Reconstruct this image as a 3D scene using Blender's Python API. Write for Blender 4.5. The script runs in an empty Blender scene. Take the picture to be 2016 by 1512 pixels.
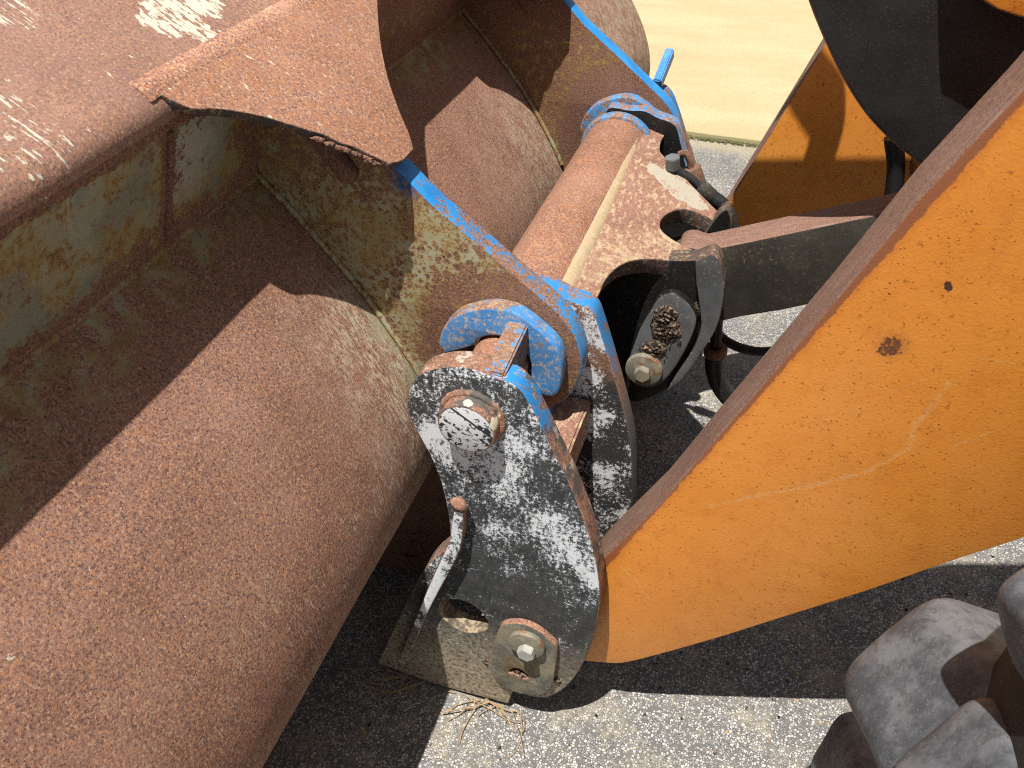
import bpy, bmesh, math, random
from mathutils import Vector, Matrix, noise as mnoise

random.seed(7)
S = bpy.context.scene
COL = S.collection

# ------------------------------------------------------------------ camera, light, exposure
cam_d = bpy.data.cameras.new("camera")
cam = bpy.data.objects.new("camera", cam_d)
COL.objects.link(cam)
cam_d.sensor_width = 36.0
cam_d.lens = 30.36
cam_d.clip_start = 0.01
cam_d.clip_end = 500.0
cam_d.dof.use_dof = True
cam_d.dof.focus_distance = 1.25
cam_d.dof.aperture_fstop = 14.0
_R = [[0.95013, -0.197909, 0.241007], [0.311854, 0.602975, -0.734281], [-0.0, 0.772822, 0.634623]]
cam.matrix_world = Matrix.Translation((0.0, -0.8748, 1.6)) @ Matrix(_R).to_4x4()
S.camera = cam

SUN_DIR = Vector((0.08, 0.295, -1.0)).normalized()      # the way the sunlight travels
world = bpy.data.worlds.new("World")
S.world = world
world.use_nodes = True
wn = world.node_tree
wn.nodes.clear()
sky = wn.nodes.new("ShaderNodeTexSky")
sky.sky_type = 'NISHITA'
sky.sun_disc = False
sky.sun_elevation = math.asin(-SUN_DIR.z)
sky.sun_rotation = math.atan2(-SUN_DIR.x, -SUN_DIR.y)
bg = wn.nodes.new("ShaderNodeBackground")
bg.inputs[1].default_value = 0.052
wo = wn.nodes.new("ShaderNodeOutputWorld")
hs = wn.nodes.new("ShaderNodeHueSaturation")      # summer haze: a paler sky than the clear-air model
hs.inputs['Saturation'].default_value = 0.32
wn.links.new(sky.outputs[0], hs.inputs['Color'])
wn.links.new(hs.outputs[0], bg.inputs[0])
wn.links.new(bg.outputs[0], wo.inputs[0])
sun_d = bpy.data.lights.new("sun", 'SUN')
sun_d.energy = 5.0
sun_d.angle = math.radians(0.5)
sun_d.color = (1.0, 0.95, 0.87)
sun = bpy.data.objects.new("sun", sun_d)
COL.objects.link(sun)
sun.location = (-0.5, -2, 6)
sun.rotation_euler = SUN_DIR.to_track_quat('-Z', 'Y').to_euler()
S.view_settings.view_transform = 'Standard'
S.view_settings.look = 'None'
S.view_settings.exposure = 0.5
S.view_settings.gamma = 1.0
S.view_settings.use_curve_mapping = False
S.render.engine = 'CYCLES'
S.cycles.use_denoising = False
S.cycles.filter_width = 1.1
S.cycles.sample_clamp_indirect = 4.0
S.cycles.max_bounces = 6
S.cycles.diffuse_bounces = 4
S.cycles.glossy_bounces = 3

# ------------------------------------------------------------------ node helpers
class G:
    def __init__(s, name):
        s.mat = bpy.data.materials.new(name)
        s.mat.use_nodes = True
        s.t = s.mat.node_tree
        s.t.nodes.clear()
        s.out = s.t.nodes.new("ShaderNodeOutputMaterial")
        s.b = s.t.nodes.new("ShaderNodeBsdfPrincipled")
        s.t.links.new(s.b.outputs[0], s.out.inputs[0])
        s.co = s.t.nodes.new("ShaderNodeTexCoord").outputs['Object']
        sp = s.t.nodes.new("ShaderNodeSeparateXYZ")
        s.t.links.new(s.co, sp.inputs[0])
        s.x, s.y, s.z = sp.outputs
    def set(s, sock, v):
        if v is None:
            return
        if isinstance(v, bpy.types.NodeSocket):
            s.t.links.new(v, sock)
        elif isinstance(v, (tuple, list)):
            if len(v) == 3 and sock.type == 'RGBA':
                v = (*v, 1.0)
            sock.default_value = v
        else:
            sock.default_value = v
    def map(s, scale=(1, 1, 1), rot=(0, 0, 0), loc=(0, 0, 0)):
        n = s.t.nodes.new("ShaderNodeMapping")
        s.set(n.inputs[0], s.co)
        n.inputs['Scale'].default_value = scale
        n.inputs['Rotation'].default_value = rot
        n.inputs['Location'].default_value = loc
        return n.outputs[0]
    def noise(s, scale, detail=4, rough=0.6, vec=None, dist=0.0, col=False):
        n = s.t.nodes.new("ShaderNodeTexNoise")
        s.set(n.inputs['Vector'], vec or s.co)
        n.inputs['Scale'].default_value = scale
        n.inputs['Detail'].default_value = detail
        n.inputs['Roughness'].default_value = rough
        n.inputs['Distortion'].default_value = dist
        return n.outputs[1 if col else 0]
    def voro(s, scale, feature='F1', out='Distance', vec=None, rnd=1.0):
        n = s.t.nodes.new("ShaderNodeTexVoronoi")
        n.feature = feature
        s.set(n.inputs['Vector'], vec or s.co)
        n.inputs['Scale'].default_value = scale
        n.inputs['Randomness'].default_value = rnd
        return n.outputs[out]
    def m(s, op, a, b=0.0, c=None):
        n = s.t.nodes.new("ShaderNodeMath")
        n.operation = op
        s.set(n.inputs[0], a)
        s.set(n.inputs[1], b)
        if c is not None:
            s.set(n.inputs[2], c)
        return n.outputs[0]
    def thr(s, v, lo, hi):
        n = s.t.nodes.new("ShaderNodeMapRange")
        n.interpolation_type = 'SMOOTHSTEP'
        s.set(n.inputs[0], v)
        n.inputs[1].default_value = lo
        n.inputs[2].default_value = hi
        return n.outputs[0]
    def mix(s, f, a, b, mode='MIX'):
        n = s.t.nodes.new("ShaderNodeMix")
        n.data_type = 'RGBA'
        n.blend_type = mode
        s.set(n.inputs[0], f)
        s.set(n.inputs[6], a)
        s.set(n.inputs[7], b)
        return n.outputs[2]
    def fmix(s, f, a, b):
        n = s.t.nodes.new("ShaderNodeMix")
        s.set(n.inputs[0], f)
        s.set(n.inputs[2], a)
        s.set(n.inputs[3], b)
        return n.outputs[0]
    def ramp(s, f, stops):
        n = s.t.nodes.new("ShaderNodeValToRGB")
        s.set(n.inputs[0], f)
        e = n.color_ramp.elements
        while len(e) < len(stops):
            e.new(0.5)
        for q, (p, c) in zip(e, stops):
            q.position = p
            q.color = (*c, 1.0)
        return n.outputs[0]
    def dist(s, p, vec=None):
        n = s.t.nodes.new("ShaderNodeVectorMath")
        n.operation = 'DISTANCE'
        s.set(n.inputs[0], vec or s.co)
        n.inputs[1].default_value = p
        return n.outputs['Value']
    def blob(s, p, r, wob=0.5, scale=40.0):
        """1 inside an uneven patch round p."""
        d = s.m('ADD', s.dist(p), s.m('MULTIPLY', s.m('SUBTRACT', s.noise(scale, 5, 0.7), 0.5), 2 * wob * r))
        return s.thr(d, r * 1.04, r * 0.96)
    def bump(s, h, strength=0.3, dist=0.002, normal=None):
        n = s.t.nodes.new("ShaderNodeBump")
        n.inputs['Strength'].default_value = strength
        n.inputs['Distance'].default_value = dist
        s.set(n.inputs['Height'], h)
        if normal is not None:
            s.set(n.inputs['Normal'], normal)
        return n.outputs[0]
    def done(s, col, rough=0.8, normal=None, metal=0.0, spec=0.3):
        s.set(s.b.inputs['Base Color'], col)
        s.set(s.b.inputs['Roughness'], rough)
        s.set(s.b.inputs['Metallic'], metal)
        s.set(s.b.inputs['Specular IOR Level'], spec)
        if normal is not None:
            s.set(s.b.inputs['Normal'], normal)
        return s.mat

def rust_col(g, light=1.0, orange=0.5):
    """Layered rust: broad tone, orange bloom, dark pits, pale grains."""
    L = light * 1.24
    n1 = g.noise(7, 6, 0.65)
    n2 = g.noise(170, 5, 0.72)
    n3 = g.noise(330, 4, 0.75)
    n4 = g.noise(260, 3, 0.7, vec=g.map(loc=(3, 1, 7)))
    n5 = g.noise(38, 6, 0.7, vec=g.map(loc=(8, 1, 2)))
    base = g.ramp(n1, [(0.32, (0.172 * L, 0.086 * L, 0.058 * L)), (0.5, (0.225 * L, 0.118 * L, 0.084 * L)),
                       (0.68, (0.272 * L, 0.150 * L, 0.110 * L))])
    c = g.mix(g.m('MULTIPLY', g.thr(n2, 0.50, 0.64), 0.72), base, (0.34 * L, 0.148 * L, 0.058 * L))
    c = g.mix(g.m('MULTIPLY', g.thr(n2, 0.47, 0.36), 0.65), c, (0.10 * L, 0.056 * L, 0.048 * L))
    c = g.mix(g.m('MULTIPLY', g.thr(n3, 0.53, 0.58), 0.84), c, (0.060 * L, 0.033 * L, 0.032 * L))
    c = g.mix(g.m('MULTIPLY', g.thr(n4, 0.54, 0.62), 0.7), c, (0.39 * L, 0.25 * L, 0.160 * L))
    c = g.mix(g.m('MULTIPLY', g.thr(n5, 0.52, 0.70), 0.30), c, (0.13 * L, 0.080 * L, 0.072 * L))
    c = g.mix(g.m('MULTIPLY', g.thr(g.noise(3.5, 6, 0.7, vec=g.map(loc=(1, 7, 4))), 0.48, 0.68), 0.25), c, (0.34 * L, 0.20 * L, 0.15 * L))
    h = g.m('ADD', g.m('MULTIPLY', n2, 0.7), g.m('MULTIPLY', n3, -0.7))
    return c, h

def streaks(g, along, scale_a, scale_b, lo, hi, seed=0.0):
    """Thin scratch marks, stretched along one axis of object space."""
    sc = [scale_b, scale_b, scale_b]
    for k in along:
        sc[k] = scale_a
    return g.thr(g.noise(1.0, 3, 0.65, vec=g.map(scale=tuple(sc), loc=(seed, seed * 2, seed))), lo, hi)

# ------------------------------------------------------------------ materials
CREAM = (0.62, 0.58, 0.46)
DUST = (0.52, 0.40, 0.25)

def mat_rust(name="rust", light=1.0):
    g = G(name)
    c, h = rust_col(g, light)
    return g.done(c, 0.85, g.bump(h, 0.35, 0.0025))
RUST = mat_rust()
RUST_DARK = mat_rust("rust_dark", 0.62)

def mat_spill():
    g = G("rust_spill_plate")
    c, h = rust_col(g, 1.12)
    # pinkish worn film on the broad plate
    c = g.mix(g.m('MULTIPLY', g.thr(g.noise(5, 4, 0.6), 0.35, 0.6), 0.45), c, (0.28, 0.165, 0.13))
    # remains of pale paint, scraped down the slope
    st = g.m('MULTIPLY', streaks(g, (0, 2), 26, 210, 0.555, 0.575, 2.0), g.thr(g.noise(42, 5, 0.7, vec=g.map(loc=(6, 6, 6))), 0.44, 0.52))
    P = [(-0.7486, 0.0341, 1.2751), (-0.7512, 0.0666, 1.2767), (-0.7242, 0.0637, 1.2605), (-0.7002, 0.0661, 1.2461), (-0.6818, 0.0734, 1.2351), (-0.7451, 0.1166, 1.2731), (-0.6705, 0.0886, 1.2283), (-0.7021, -0.2676, 1.2472), (-0.7303, -0.2416, 1.2642), (-0.7002, -0.2390, 1.2461), (-0.8222, -0.1132, 1.3193), (-0.6685, -0.2529, 1.2271)]
    patch = g.blob(P[0], 0.030, 0.8, 45)
    for q, r in ((P[1], 0.034), (P[2], 0.022), (P[3], 0.020), (P[4], 0.016), (P[5], 0.030), (P[6], 0.011)):
        patch = g.m('MAXIMUM', patch, g.blob(q, r, 0.8, 50))
    fine = g.thr(g.noise(1.0, 6, 0.7, vec=g.map(scale=(45, 130, 45))), 0.455, 0.49)
    low = g.blob(P[7], 0.040, 0.6, 22)
    for q, r in ((P[8], 0.030), (P[9], 0.030), (P[10], 0.030), (P[11], 0.016)):
        low = g.m('MAXIMUM', low, g.blob(q, r, 0.6, 25))
    mask = g.m('MAXIMUM', g.m('MULTIPLY', patch, fine), g.m('MULTIPLY', low, st))
    few = g.m('MULTIPLY', streaks(g, (0, 2), 45, 110, 0.69, 0.72, 5.0), 0.9)
    mask = g.m('MAXIMUM', mask, few)
    c = g.mix(mask, c, CREAM)
    return g.done(c, 0.55, g.bump(g.m('ADD', h, g.m('MULTIPLY', mask, 0.8)), 0.35, 0.0025), spec=0.45)
SPILL = mat_spill()

def mat_gusset():
    g = G("rust_gusset")
    c, h = rust_col(g, 1.15)
    c = g.mix(g.m('MULTIPLY', g.thr(g.noise(90, 4, 0.7), 0.45, 0.6), 0.5), c, (0.36, 0.155, 0.075))
    st = streaks(g, (0, 2), 55, 190, 0.665, 0.69, 1.0)
    c = g.mix(g.m('MULTIPLY', st, 0.85), c, CREAM)
    return g.done(c, 0.85, g.bump(h, 0.35, 0.0025))
GUSSET = mat_gusset()
SPILL_WELD = mat_rust('rust_weld', 1.45)

def mat_shell():
    g = G("rust_shell")
    c, h = rust_col(g, 1.0)
    # yellowed grey-green paint left near the crease and beside the ribs
    zc = g.m('ADD', g.z, g.m('MULTIPLY', g.m('SUBTRACT', g.noise(14, 6, 0.65), 0.5), 0.22))
    up = g.thr(zc, 0.935, 1.03)
    pn = g.thr(g.noise(34, 8, 0.76), 0.475, 0.51)
    ptint = g.ramp(g.noise(30, 5, 0.7), [(0.38, (0.20, 0.115, 0.035)), (0.52, (0.30, 0.225, 0.10)), (0.66, (0.31, 0.30, 0.20))])
    c = g.mix(g.m('MULTIPLY', up, pn), c, ptint)
    # darker, damper rust just under the crease
    # scour marks running round the curve, packed near each rib
    yy = g.m('PINGPONG', g.m('ADD', g.y, 0.72 + 0.86), 0.86)     # distance-like along the width between ribs
    near = g.thr(g.m('ADD', g.m('ADD', g.y, 0.02), g.m('MULTIPLY', g.noise(7, 5, 0.65), 0.24)), 0.02, 0.26)
    far = g.thr(g.y, 0.16, 0.2)
    below = g.thr(g.z, 0.95, 0.80)
    band = g.m('MULTIPLY', g.m('MAXIMUM', g.m('MULTIPLY', near, g.m('SUBTRACT', 1.0, far)), g.m('MULTIPLY', g.thr(g.y, 0.55, 1.0), 0.8)), below)
    st = g.m('MULTIPLY', streaks(g, (0, 2), 60, 300, 0.48, 0.54, 3.0), g.thr(g.noise(26, 6, 0.75, vec=g.map(loc=(2, 1, 1))), 0.38, 0.54))
    st2 = streaks(g, (0, 2), 60, 300, 0.56, 0.62, 9.0)
    low = g.thr(g.z, 0.80, 0.58)
    sm = g.m('MULTIPLY', g.m('ADD', g.m('MULTIPLY', band, st), g.m('MULTIPLY', g.m('MULTIPLY', low, st2), g.thr(g.noise(11, 5, 0.75, vec=g.map(loc=(5, 5, 1))), 0.44, 0.60))), 0.9)
    c = g.mix(g.m('MINIMUM', sm, 1.0), c, (0.54, 0.47, 0.34))
    # dark pits and single pale chips
    pit = g.m('MULTIPLY', g.thr(g.voro(140), 0.20, 0.13), g.thr(g.noise(50, 4, 0.7, vec=g.map(loc=(4, 8, 8))), 0.46, 0.56))
    c = g.mix(g.m('MULTIPLY', pit, 0.75), c, (0.055, 0.033, 0.034))
    chipw = g.m('MULTIPLY', g.thr(g.voro(60, vec=g.map(loc=(3, 3, 3), scale=(1.0, 1.6, 1.0))), 0.085, 0.05), g.thr(g.noise(8, 5, 0.75, vec=g.map(loc=(9, 2, 8))), 0.50, 0.60))
    c = g.mix(chipw, c, (0.52, 0.46, 0.36))
    # bare pale paint at the rib weld
    weld = g.m('MULTIPLY', g.thr(g.y, 0.06, 0.13), g.m('SUBTRACT', 1.0, far))
    weld = g.m('MULTIPLY', weld, g.thr(g.noise(30, 6, 0.7), 0.44, 0.56))
    weld = g.m('MULTIPLY', weld, below)
    c = g.mix(g.m('MULTIPLY', weld, 0.8), c, (0.33, 0.31, 0.20))
    few = streaks(g, (), 60, 60, 0.735, 0.75, 5.0)
    c = g.mix(few, c, (0.5, 0.45, 0.36))
    return g.done(c, 0.85, g.bump(h, 0.55, 0.003))
SHELL = mat_shell()

def paint_rust(name, amount, gy=(0.30, 0.31, 0.225), extra=None, scale=26, dots=0, sz0=0.14):
    """Old grey-green paint, blistered with rust spots and yellow stains."""
    g = G(name)
    c, h = rust_col(g, 0.8)
    n = g.noise(scale, 8, 0.74)
    n2 = g.noise(scale * 4.5, 5, 0.7, vec=g.map(loc=(5, 2, 1)))
    v = g.m('ADD', g.m('MULTIPLY', n, 0.6), g.m('MULTIPLY', n2, 0.4))
    if extra is not None:
        v = g.m('ADD', v, extra(g))
    rmask = g.thr(v, amount, amount + 0.035)
    stain = g.thr(v, amount - 0.075, amount + 0.01)
    if dots:
        wv = g.t.nodes.new("ShaderNodeVectorMath")
        wv.operation = 'MULTIPLY_ADD'
        g.set(wv.inputs[0], g.noise(150, 3, 0.6, col=True))
        wv.inputs[1].default_value = (0.016, 0.016, 0.016)
        g.set(wv.inputs[2], g.co)
        vd = g.voro(dots, vec=wv.outputs[0])
        sz = g.m('ADD', g.m('MULTIPLY', g.thr(g.noise(13, 4, 0.6, vec=g.map(loc=(3, 6, 2))), 0.30, 0.66), 0.36), sz0)
        if extra is not None:
            sz = g.m('ADD', sz, g.m('MULTIPLY', extra(g), 1.2))
        dd = g.m('SUBTRACT', sz, vd)
        rmask = g.m('MAXIMUM', rmask, g.thr(dd, 0.0, 0.07))
        stain = g.m('MAXIMUM', stain, g.m('MULTIPLY', g.thr(dd, -0.20, 0.02), 0.85))
    paint = g.mix(g.thr(g.noise(7, 4, 0.6), 0.38, 0.62), gy, (0.30, 0.255, 0.125))
    paint = g.mix(stain, paint, (0.28, 0.165, 0.040))
    paint = g.mix(g.m('MULTIPLY', streaks(g, (2, 0), 20, 120, 0.58, 0.66, 4), 0.35), paint, (0.40, 0.40, 0.32))
    c = g.mix(rmask, paint, c)
    hh = g.m('SUBTRACT', g.m('MULTIPLY', h, g.m('ADD', g.m('MULTIPLY', rmask, 0.9), 0.12)), g.m('MULTIPLY', rmask, 0.5))
    return g, c, hh, rmask

def mat_backplate():
    def extra(g):   # rust creeps down from the bend and up from the crease and the welds
        top = g.m('MULTIPLY', g.thr(g.m('ADD', g.z, g.m('MULTIPLY', g.noise(9, 4, 0.6), 0.03)), 1.198, 1.216), 0.30)
        bot = g.m('MULTIPLY', g.thr(g.z, 1.085, 1.02), 0.14)
        w1 = g.m('MULTIPLY', g.thr(g.m('ABSOLUTE', g.m('ADD', g.y, 0.085)), 0.02, 0.006), 0.13)
        rt = g.m('MULTIPLY', g.thr(g.y, 0.04, 0.12), 0.10)
        return g.m('ADD', g.m('ADD', top, bot), g.m('ADD', w1, rt))
    g, c, h, r = paint_rust("paint_back_plate", 0.548, extra=extra, scale=24, dots=70, sz0=-0.10)
    blu = g.m('MULTIPLY', g.m('SUBTRACT', 1.0, r), g.thr(g.noise(11, 4, 0.6), 0.5, 0.6))
    c = g.mix(g.m('MULTIPLY', blu, 0.7), c, (0.205, 0.225, 0.19))
    # bare white-grey paint in the lee of the gusset
    wp = g.m('MULTIPLY', g.blob((-0.68, -0.03, 1.14), 0.085, 0.4, 20), g.thr(g.y, -0.08, -0.07))
    wp = g.m('MULTIPLY', wp, g.m('MULTIPLY', g.thr(g.dist((-0.69, -0.05, 1.16)), 0.12, 0.04), g.thr(g.noise(60, 6, 0.75), 0.32, 0.52)))
    c = g.mix(g.m('MULTIPLY', wp, g.m('SUBTRACT', 1.0, r)), c, (0.40, 0.385, 0.32))
    return g.done(c, g.fmix(r, 0.45, 0.88), g.bump(h, 0.4, 0.003))
BACKPLATE = mat_backplate()

def mat_ribface(name="paint_rib_face", amount=0.555):
    def extra(g):
        hub = g.m('MULTIPLY', g.thr(g.m('ADD', g.m('POWER', g.m('ADD', g.x, 0.343), 2.0), g.m('POWER', g.m('SUBTRACT', g.z, 0.785), 2.0)), 0.030, 0.013), 0.12)
        edge = g.m('MULTIPLY', g.thr(g.m('ADD', g.z, g.m('MULTIPLY', g.x, 0.79)), 0.645, 0.675), 0.08)
        top = g.m('MULTIPLY', g.thr(g.z, 0.96, 1.08), 0.05)
        return g.m('ADD', g.m('ADD', hub, edge), top)
    g, c, h, r = paint_rust(name, amount, gy=(0.33, 0.335, 0.235), extra=extra, scale=60, dots=105)
    c = g.mix(g.m('MULTIPLY', g.thr(g.dist((-0.49, 0.14, 1.052)), 0.035, 0.008), g.thr(g.noise(120, 5, 0.7), 0.62, 0.45)), c, (0.02, 0.10, 0.27))
    c = g.mix(g.m('MULTIPLY', g.thr(g.noise(300, 3, 0.7), 0.62, 0.7), 0.5), c, (0.42, 0.36, 0.27))
    return g.done(c, g.fmix(r, 0.5, 0.88), g.bump(h, 0.45, 0.003))
RIBFACE = mat_ribface()
RIBFACE_FAR = mat_ribface('paint_rib_face_far', 0.475)

def blue_mat(name, amount, extra=None, dust=0.0, scale=40):
    g = G(name)
    c, h = rust_col(g, 0.85)
    n = g.m('ADD', g.m('MULTIPLY', g.noise(scale, 7, 0.75), 0.7), g.m('MULTIPLY', g.noise(scale * 4, 4, 0.7), 0.3))
    if extra is not None:
        n = g.m('ADD', n, extra(g))
    r = g.thr(n, amount, amount + 0.015)
    blue = g.mix(g.thr(g.noise(15, 4, 0.6), 0.35, 0.65), (0.014, 0.205, 0.56), (0.032, 0.285, 0.68))
    blue = g.mix(g.m('MULTIPLY', g.thr(g.noise(170, 4, 0.7), 0.6, 0.68), 0.5), blue, (0.10, 0.22, 0.33))
    rim = g.m('MULTIPLY', g.thr(n, amount - 0.03, amount), 0.5)
    blue = g.mix(rim, blue, (0.16, 0.26, 0.34))
    blue = g.mix(g.m('MULTIPLY', g.thr(g.noise(60, 6, 0.75, vec=g.map(loc=(2, 9, 4))), 0.46, 0.64), 0.40), blue, (0.055, 0.135, 0.25))
    c = g.mix(r, blue, c)
    if dust:
        c = g.mix(g.m('MULTIPLY', g.m('MAXIMUM', g.thr(g.noise(110, 6, 0.78), 0.51, 0.58), g.m('MULTIPLY', g.noise(30, 4, 0.7), 0.25)), dust), c, DUST)
    hh = g.m('SUBTRACT', g.m('MULTIPLY', h, g.m('ADD', 0.25, r)), g.m('MULTIPLY', r, 1.0))
    return g.done(c, g.fmix(r, 0.42, 0.88), g.bump(hh, 0.4, 0.0025), spec=0.4)
def _rim_extra(g):   # clean blue near the tip, flaking towards the hook, blue again round its nose
    return g.m('SUBTRACT', g.m('MULTIPLY', g.thr(g.x, -0.455, -0.37), 0.115), g.m('MULTIPLY', g.thr(g.x, -0.29, -0.235), 0.095))
BLUE_RIM = blue_mat("blue_rib_edge", 0.565, _rim_extra)
BLUE_CLEAN = blue_mat('blue_rib_edge_clean', 0.68)
BLUE_BOSS = blue_mat("blue_boss", 0.60, lambda g: g.m('MULTIPLY', g.thr(g.x, -0.30, -0.36), 0.03), dust=0.85, scale=32)
BLUE_WORN = blue_mat("blue_worn", 0.50, dust=0.35)
BLUE_TAB = blue_mat("blue_far_tab", 0.60, dust=0.2)
BLUE_RUSTY = blue_mat("blue_mostly_rust", 0.44, dust=0.25)
def _boss_rim_extra(g):
    return g.m('MULTIPLY', g.thr(g.x, -0.29, -0.37), 0.16)
BLUE_BOSS_RIM = blue_mat("blue_boss_rim", 0.60, _boss_rim_extra, dust=0.5)

def black_white(name, white=0.53, dust=True, marks=False, lowcut=False):
    """Black paint, scuffed to white primer in flecked patches, dusty towards the ground."""
    g = G(name)
    big = g.noise(11, 4, 0.6, vec=g.map(loc=(2.2, 0, 4.4)))
    fl = g.noise(150, 8, 0.86)
    v = g.m('ADD', g.m('MULTIPLY', big, 0.36), g.m('MULTIPLY', fl, 0.64))
    v = g.m('ADD', v, g.m('MULTIPLY', g.m('SUBTRACT', g.noise(1.0, 4, 0.7, vec=g.map(scale=(110, 1, 40), rot=(0, -0.35, 0))), 0.5), 0.22))
    if marks:
        zz = g.m('MULTIPLY', g.thr(g.z, 0.30, 0.55), 0.05)
        v = g.m('ADD', v, g.m('SUBTRACT', zz, 0.05))
        for p, r, a in (((-0.30, 0, 0.66), 0.09, .05), ((-0.19, 0, 0.55), 0.09, .06), ((-0.31, 0, 0.86), 0.06, .03),
                        ((-0.40, 0, 0.70), 0.07, .06), ((-0.14, 0, 0.47), 0.05, .05)):
            v = g.m('ADD', v, g.m('MULTIPLY', g.thr(g.dist(p), r, r * 0.2), a))
        v = g.m('SUBTRACT', v, g.m('MULTIPLY', g.thr(g.dist((-0.24, 0, 0.64)), 0.08, 0.0), 0.05))
    if lowcut:
        v = g.m('SUBTRACT', v, g.m('MULTIPLY', g.thr(g.z, 0.30, 0.17), 0.16))
    w = g.thr(v, white, white + 0.006)
    haze = g.m('MULTIPLY', g.thr(v, white - 0.06, white + 0.02), g.thr(g.noise(260, 4, 0.8), 0.36, 0.62))
    bl = g.mix(g.thr(g.noise(40, 5, 0.7), 0.35, 0.65), (0.030, 0.032, 0.035), (0.055, 0.057, 0.058))
    c = g.mix(g.m('MULTIPLY', g.thr(g.noise(240, 3, 0.7), 0.58, 0.68), 0.45), bl, (0.17, 0.16, 0.13))
    c = g.mix(g.m('MULTIPLY', haze, 0.38), c, (0.42, 0.47, 0.54))
    c = g.mix(g.m('MULTIPLY', w, 0.97), c, g.mix(g.noise(30, 3, 0.6), (0.70, 0.76, 0.83), (0.80, 0.83, 0.86)))
    # hairline scratches
    for k, (rot, sd) in enumerate(((0.5, 1.0), (-0.9, 4.0), (1.4, 8.0))):
        sc = g.thr(g.noise(1.0, 2, 0.5, vec=g.map(scale=(18, 1, 420), rot=(0, rot, 0), loc=(sd, 0, sd))), 0.70, 0.74)
        c = g.mix(g.m('MULTIPLY', sc, 0.4), c, (0.20, 0.18, 0.15))
    # rusty flecks
    c = g.mix(g.thr(g.noise(55, 5, 0.7, vec=g.map(loc=(9, 9, 9))), 0.71, 0.73), c, (0.20, 0.09, 0.04))
    if dust:
        dz = g.m('ADD', g.z, g.m('MULTIPLY', g.m('SUBTRACT', g.noise(18, 5, 0.7), 0.5), 0.25))
        dm = g.m('MULTIPLY', g.thr(dz, 0.32, 0.05), g.thr(g.noise(120, 6, 0.75), 0.34, 0.60))
        c = g.mix(dm, c, (0.45, 0.365, 0.25))
    hh = g.m('ADD', g.m('MULTIPLY', w, 0.6), g.m('MULTIPLY', g.noise(180, 4, 0.7), 0.5))
    return g.done(c, 0.6, g.bump(hh, 0.22, 0.0018), spec=0.35)
BLACKW = black_white("black_paint_scuffed", 0.528, marks=True)
STRIP = black_white("strip_scuffed", 0.46, lowcut=True)
BLACKW2 = black_white("black_paint_scuffed_inner", 0.525)

def mat_plate_rim():
    g = G("worn_plate_edge")
    c, h = rust_col(g, 1.0)
    k = g.thr(g.noise(25, 5, 0.7), 0.48, 0.58)
    c = g.mix(k, c, (0.10, 0.085, 0.075))
    c = g.mix(g.m('MULTIPLY', g.thr(g.noise(30, 6, 0.7, vec=g.map(loc=(4, 4, 4))), 0.58, 0.62), 0.7), c, (0.5, 0.46, 0.4))
    lowz = g.m('MULTIPLY', g.thr(g.z, 0.34, 0.22), g.thr(g.noise(45, 6, 0.7), 0.44, 0.58))
    c = g.mix(g.thr(g.z, 0.36, 0.24), c, (0.10, 0.085, 0.065))
    c = g.mix(lowz, c, (0.38, 0.30, 0.19))
    blu = g.m('MULTIPLY', g.thr(g.z, 0.745, 0.785), g.m('MULTIPLY', g.thr(g.x, -0.325, -0.30), g.thr(g.noise(35, 6, 0.75), 0.54, 0.46)))
    c = g.mix(blu, c, (0.02, 0.22, 0.55))
    return g.done(c, 0.8, g.bump(h, 0.3, 0.002))
PLATE_RIM = mat_plate_rim()
def mat_inner_rim():
    g = G("inner_plate_edge")
    c, h = rust_col(g, 0.9)
    b = g.m('MULTIPLY', g.thr(g.z, 0.70, 0.80), g.thr(g.noise(48, 7, 0.78), 0.545, 0.50))
    c = g.mix(b, c, (0.03, 0.22, 0.52))
    c = g.mix(g.thr(g.z, 0.72, 0.62), c, (0.09, 0.08, 0.075))
    return g.done(c, 0.7, g.bump(h, 0.3, 0.002))
INNER_RIM = mat_inner_rim()

def mat_inner_face():
    g = G("inner_plate_face")
    c, h = rust_col(g, 0.7)
    big = g.noise(14, 4, 0.6)
    fl = g.noise(140, 8, 0.86)
    v = g.m('ADD', g.m('MULTIPLY', big, 0.42), g.m('MULTIPLY', fl, 0.58))
    blk = g.mix(g.thr(g.noise(240, 3, 0.7), 0.58, 0.68), (0.032, 0.033, 0.034), (0.15, 0.14, 0.12))
    c = g.mix(g.thr(g.m('ADD', g.z, g.m('MULTIPLY', g.noise(12, 5, 0.7), 0.1)), 0.80, 0.74), c, blk)
    c = g.mix(g.thr(v, 0.522, 0.53), c, (0.66, 0.69, 0.72))
    return g.done(c, 0.65, g.bump(g.m('ADD', h, fl), 0.25, 0.002))
INNER_FACE = mat_inner_face()

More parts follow.
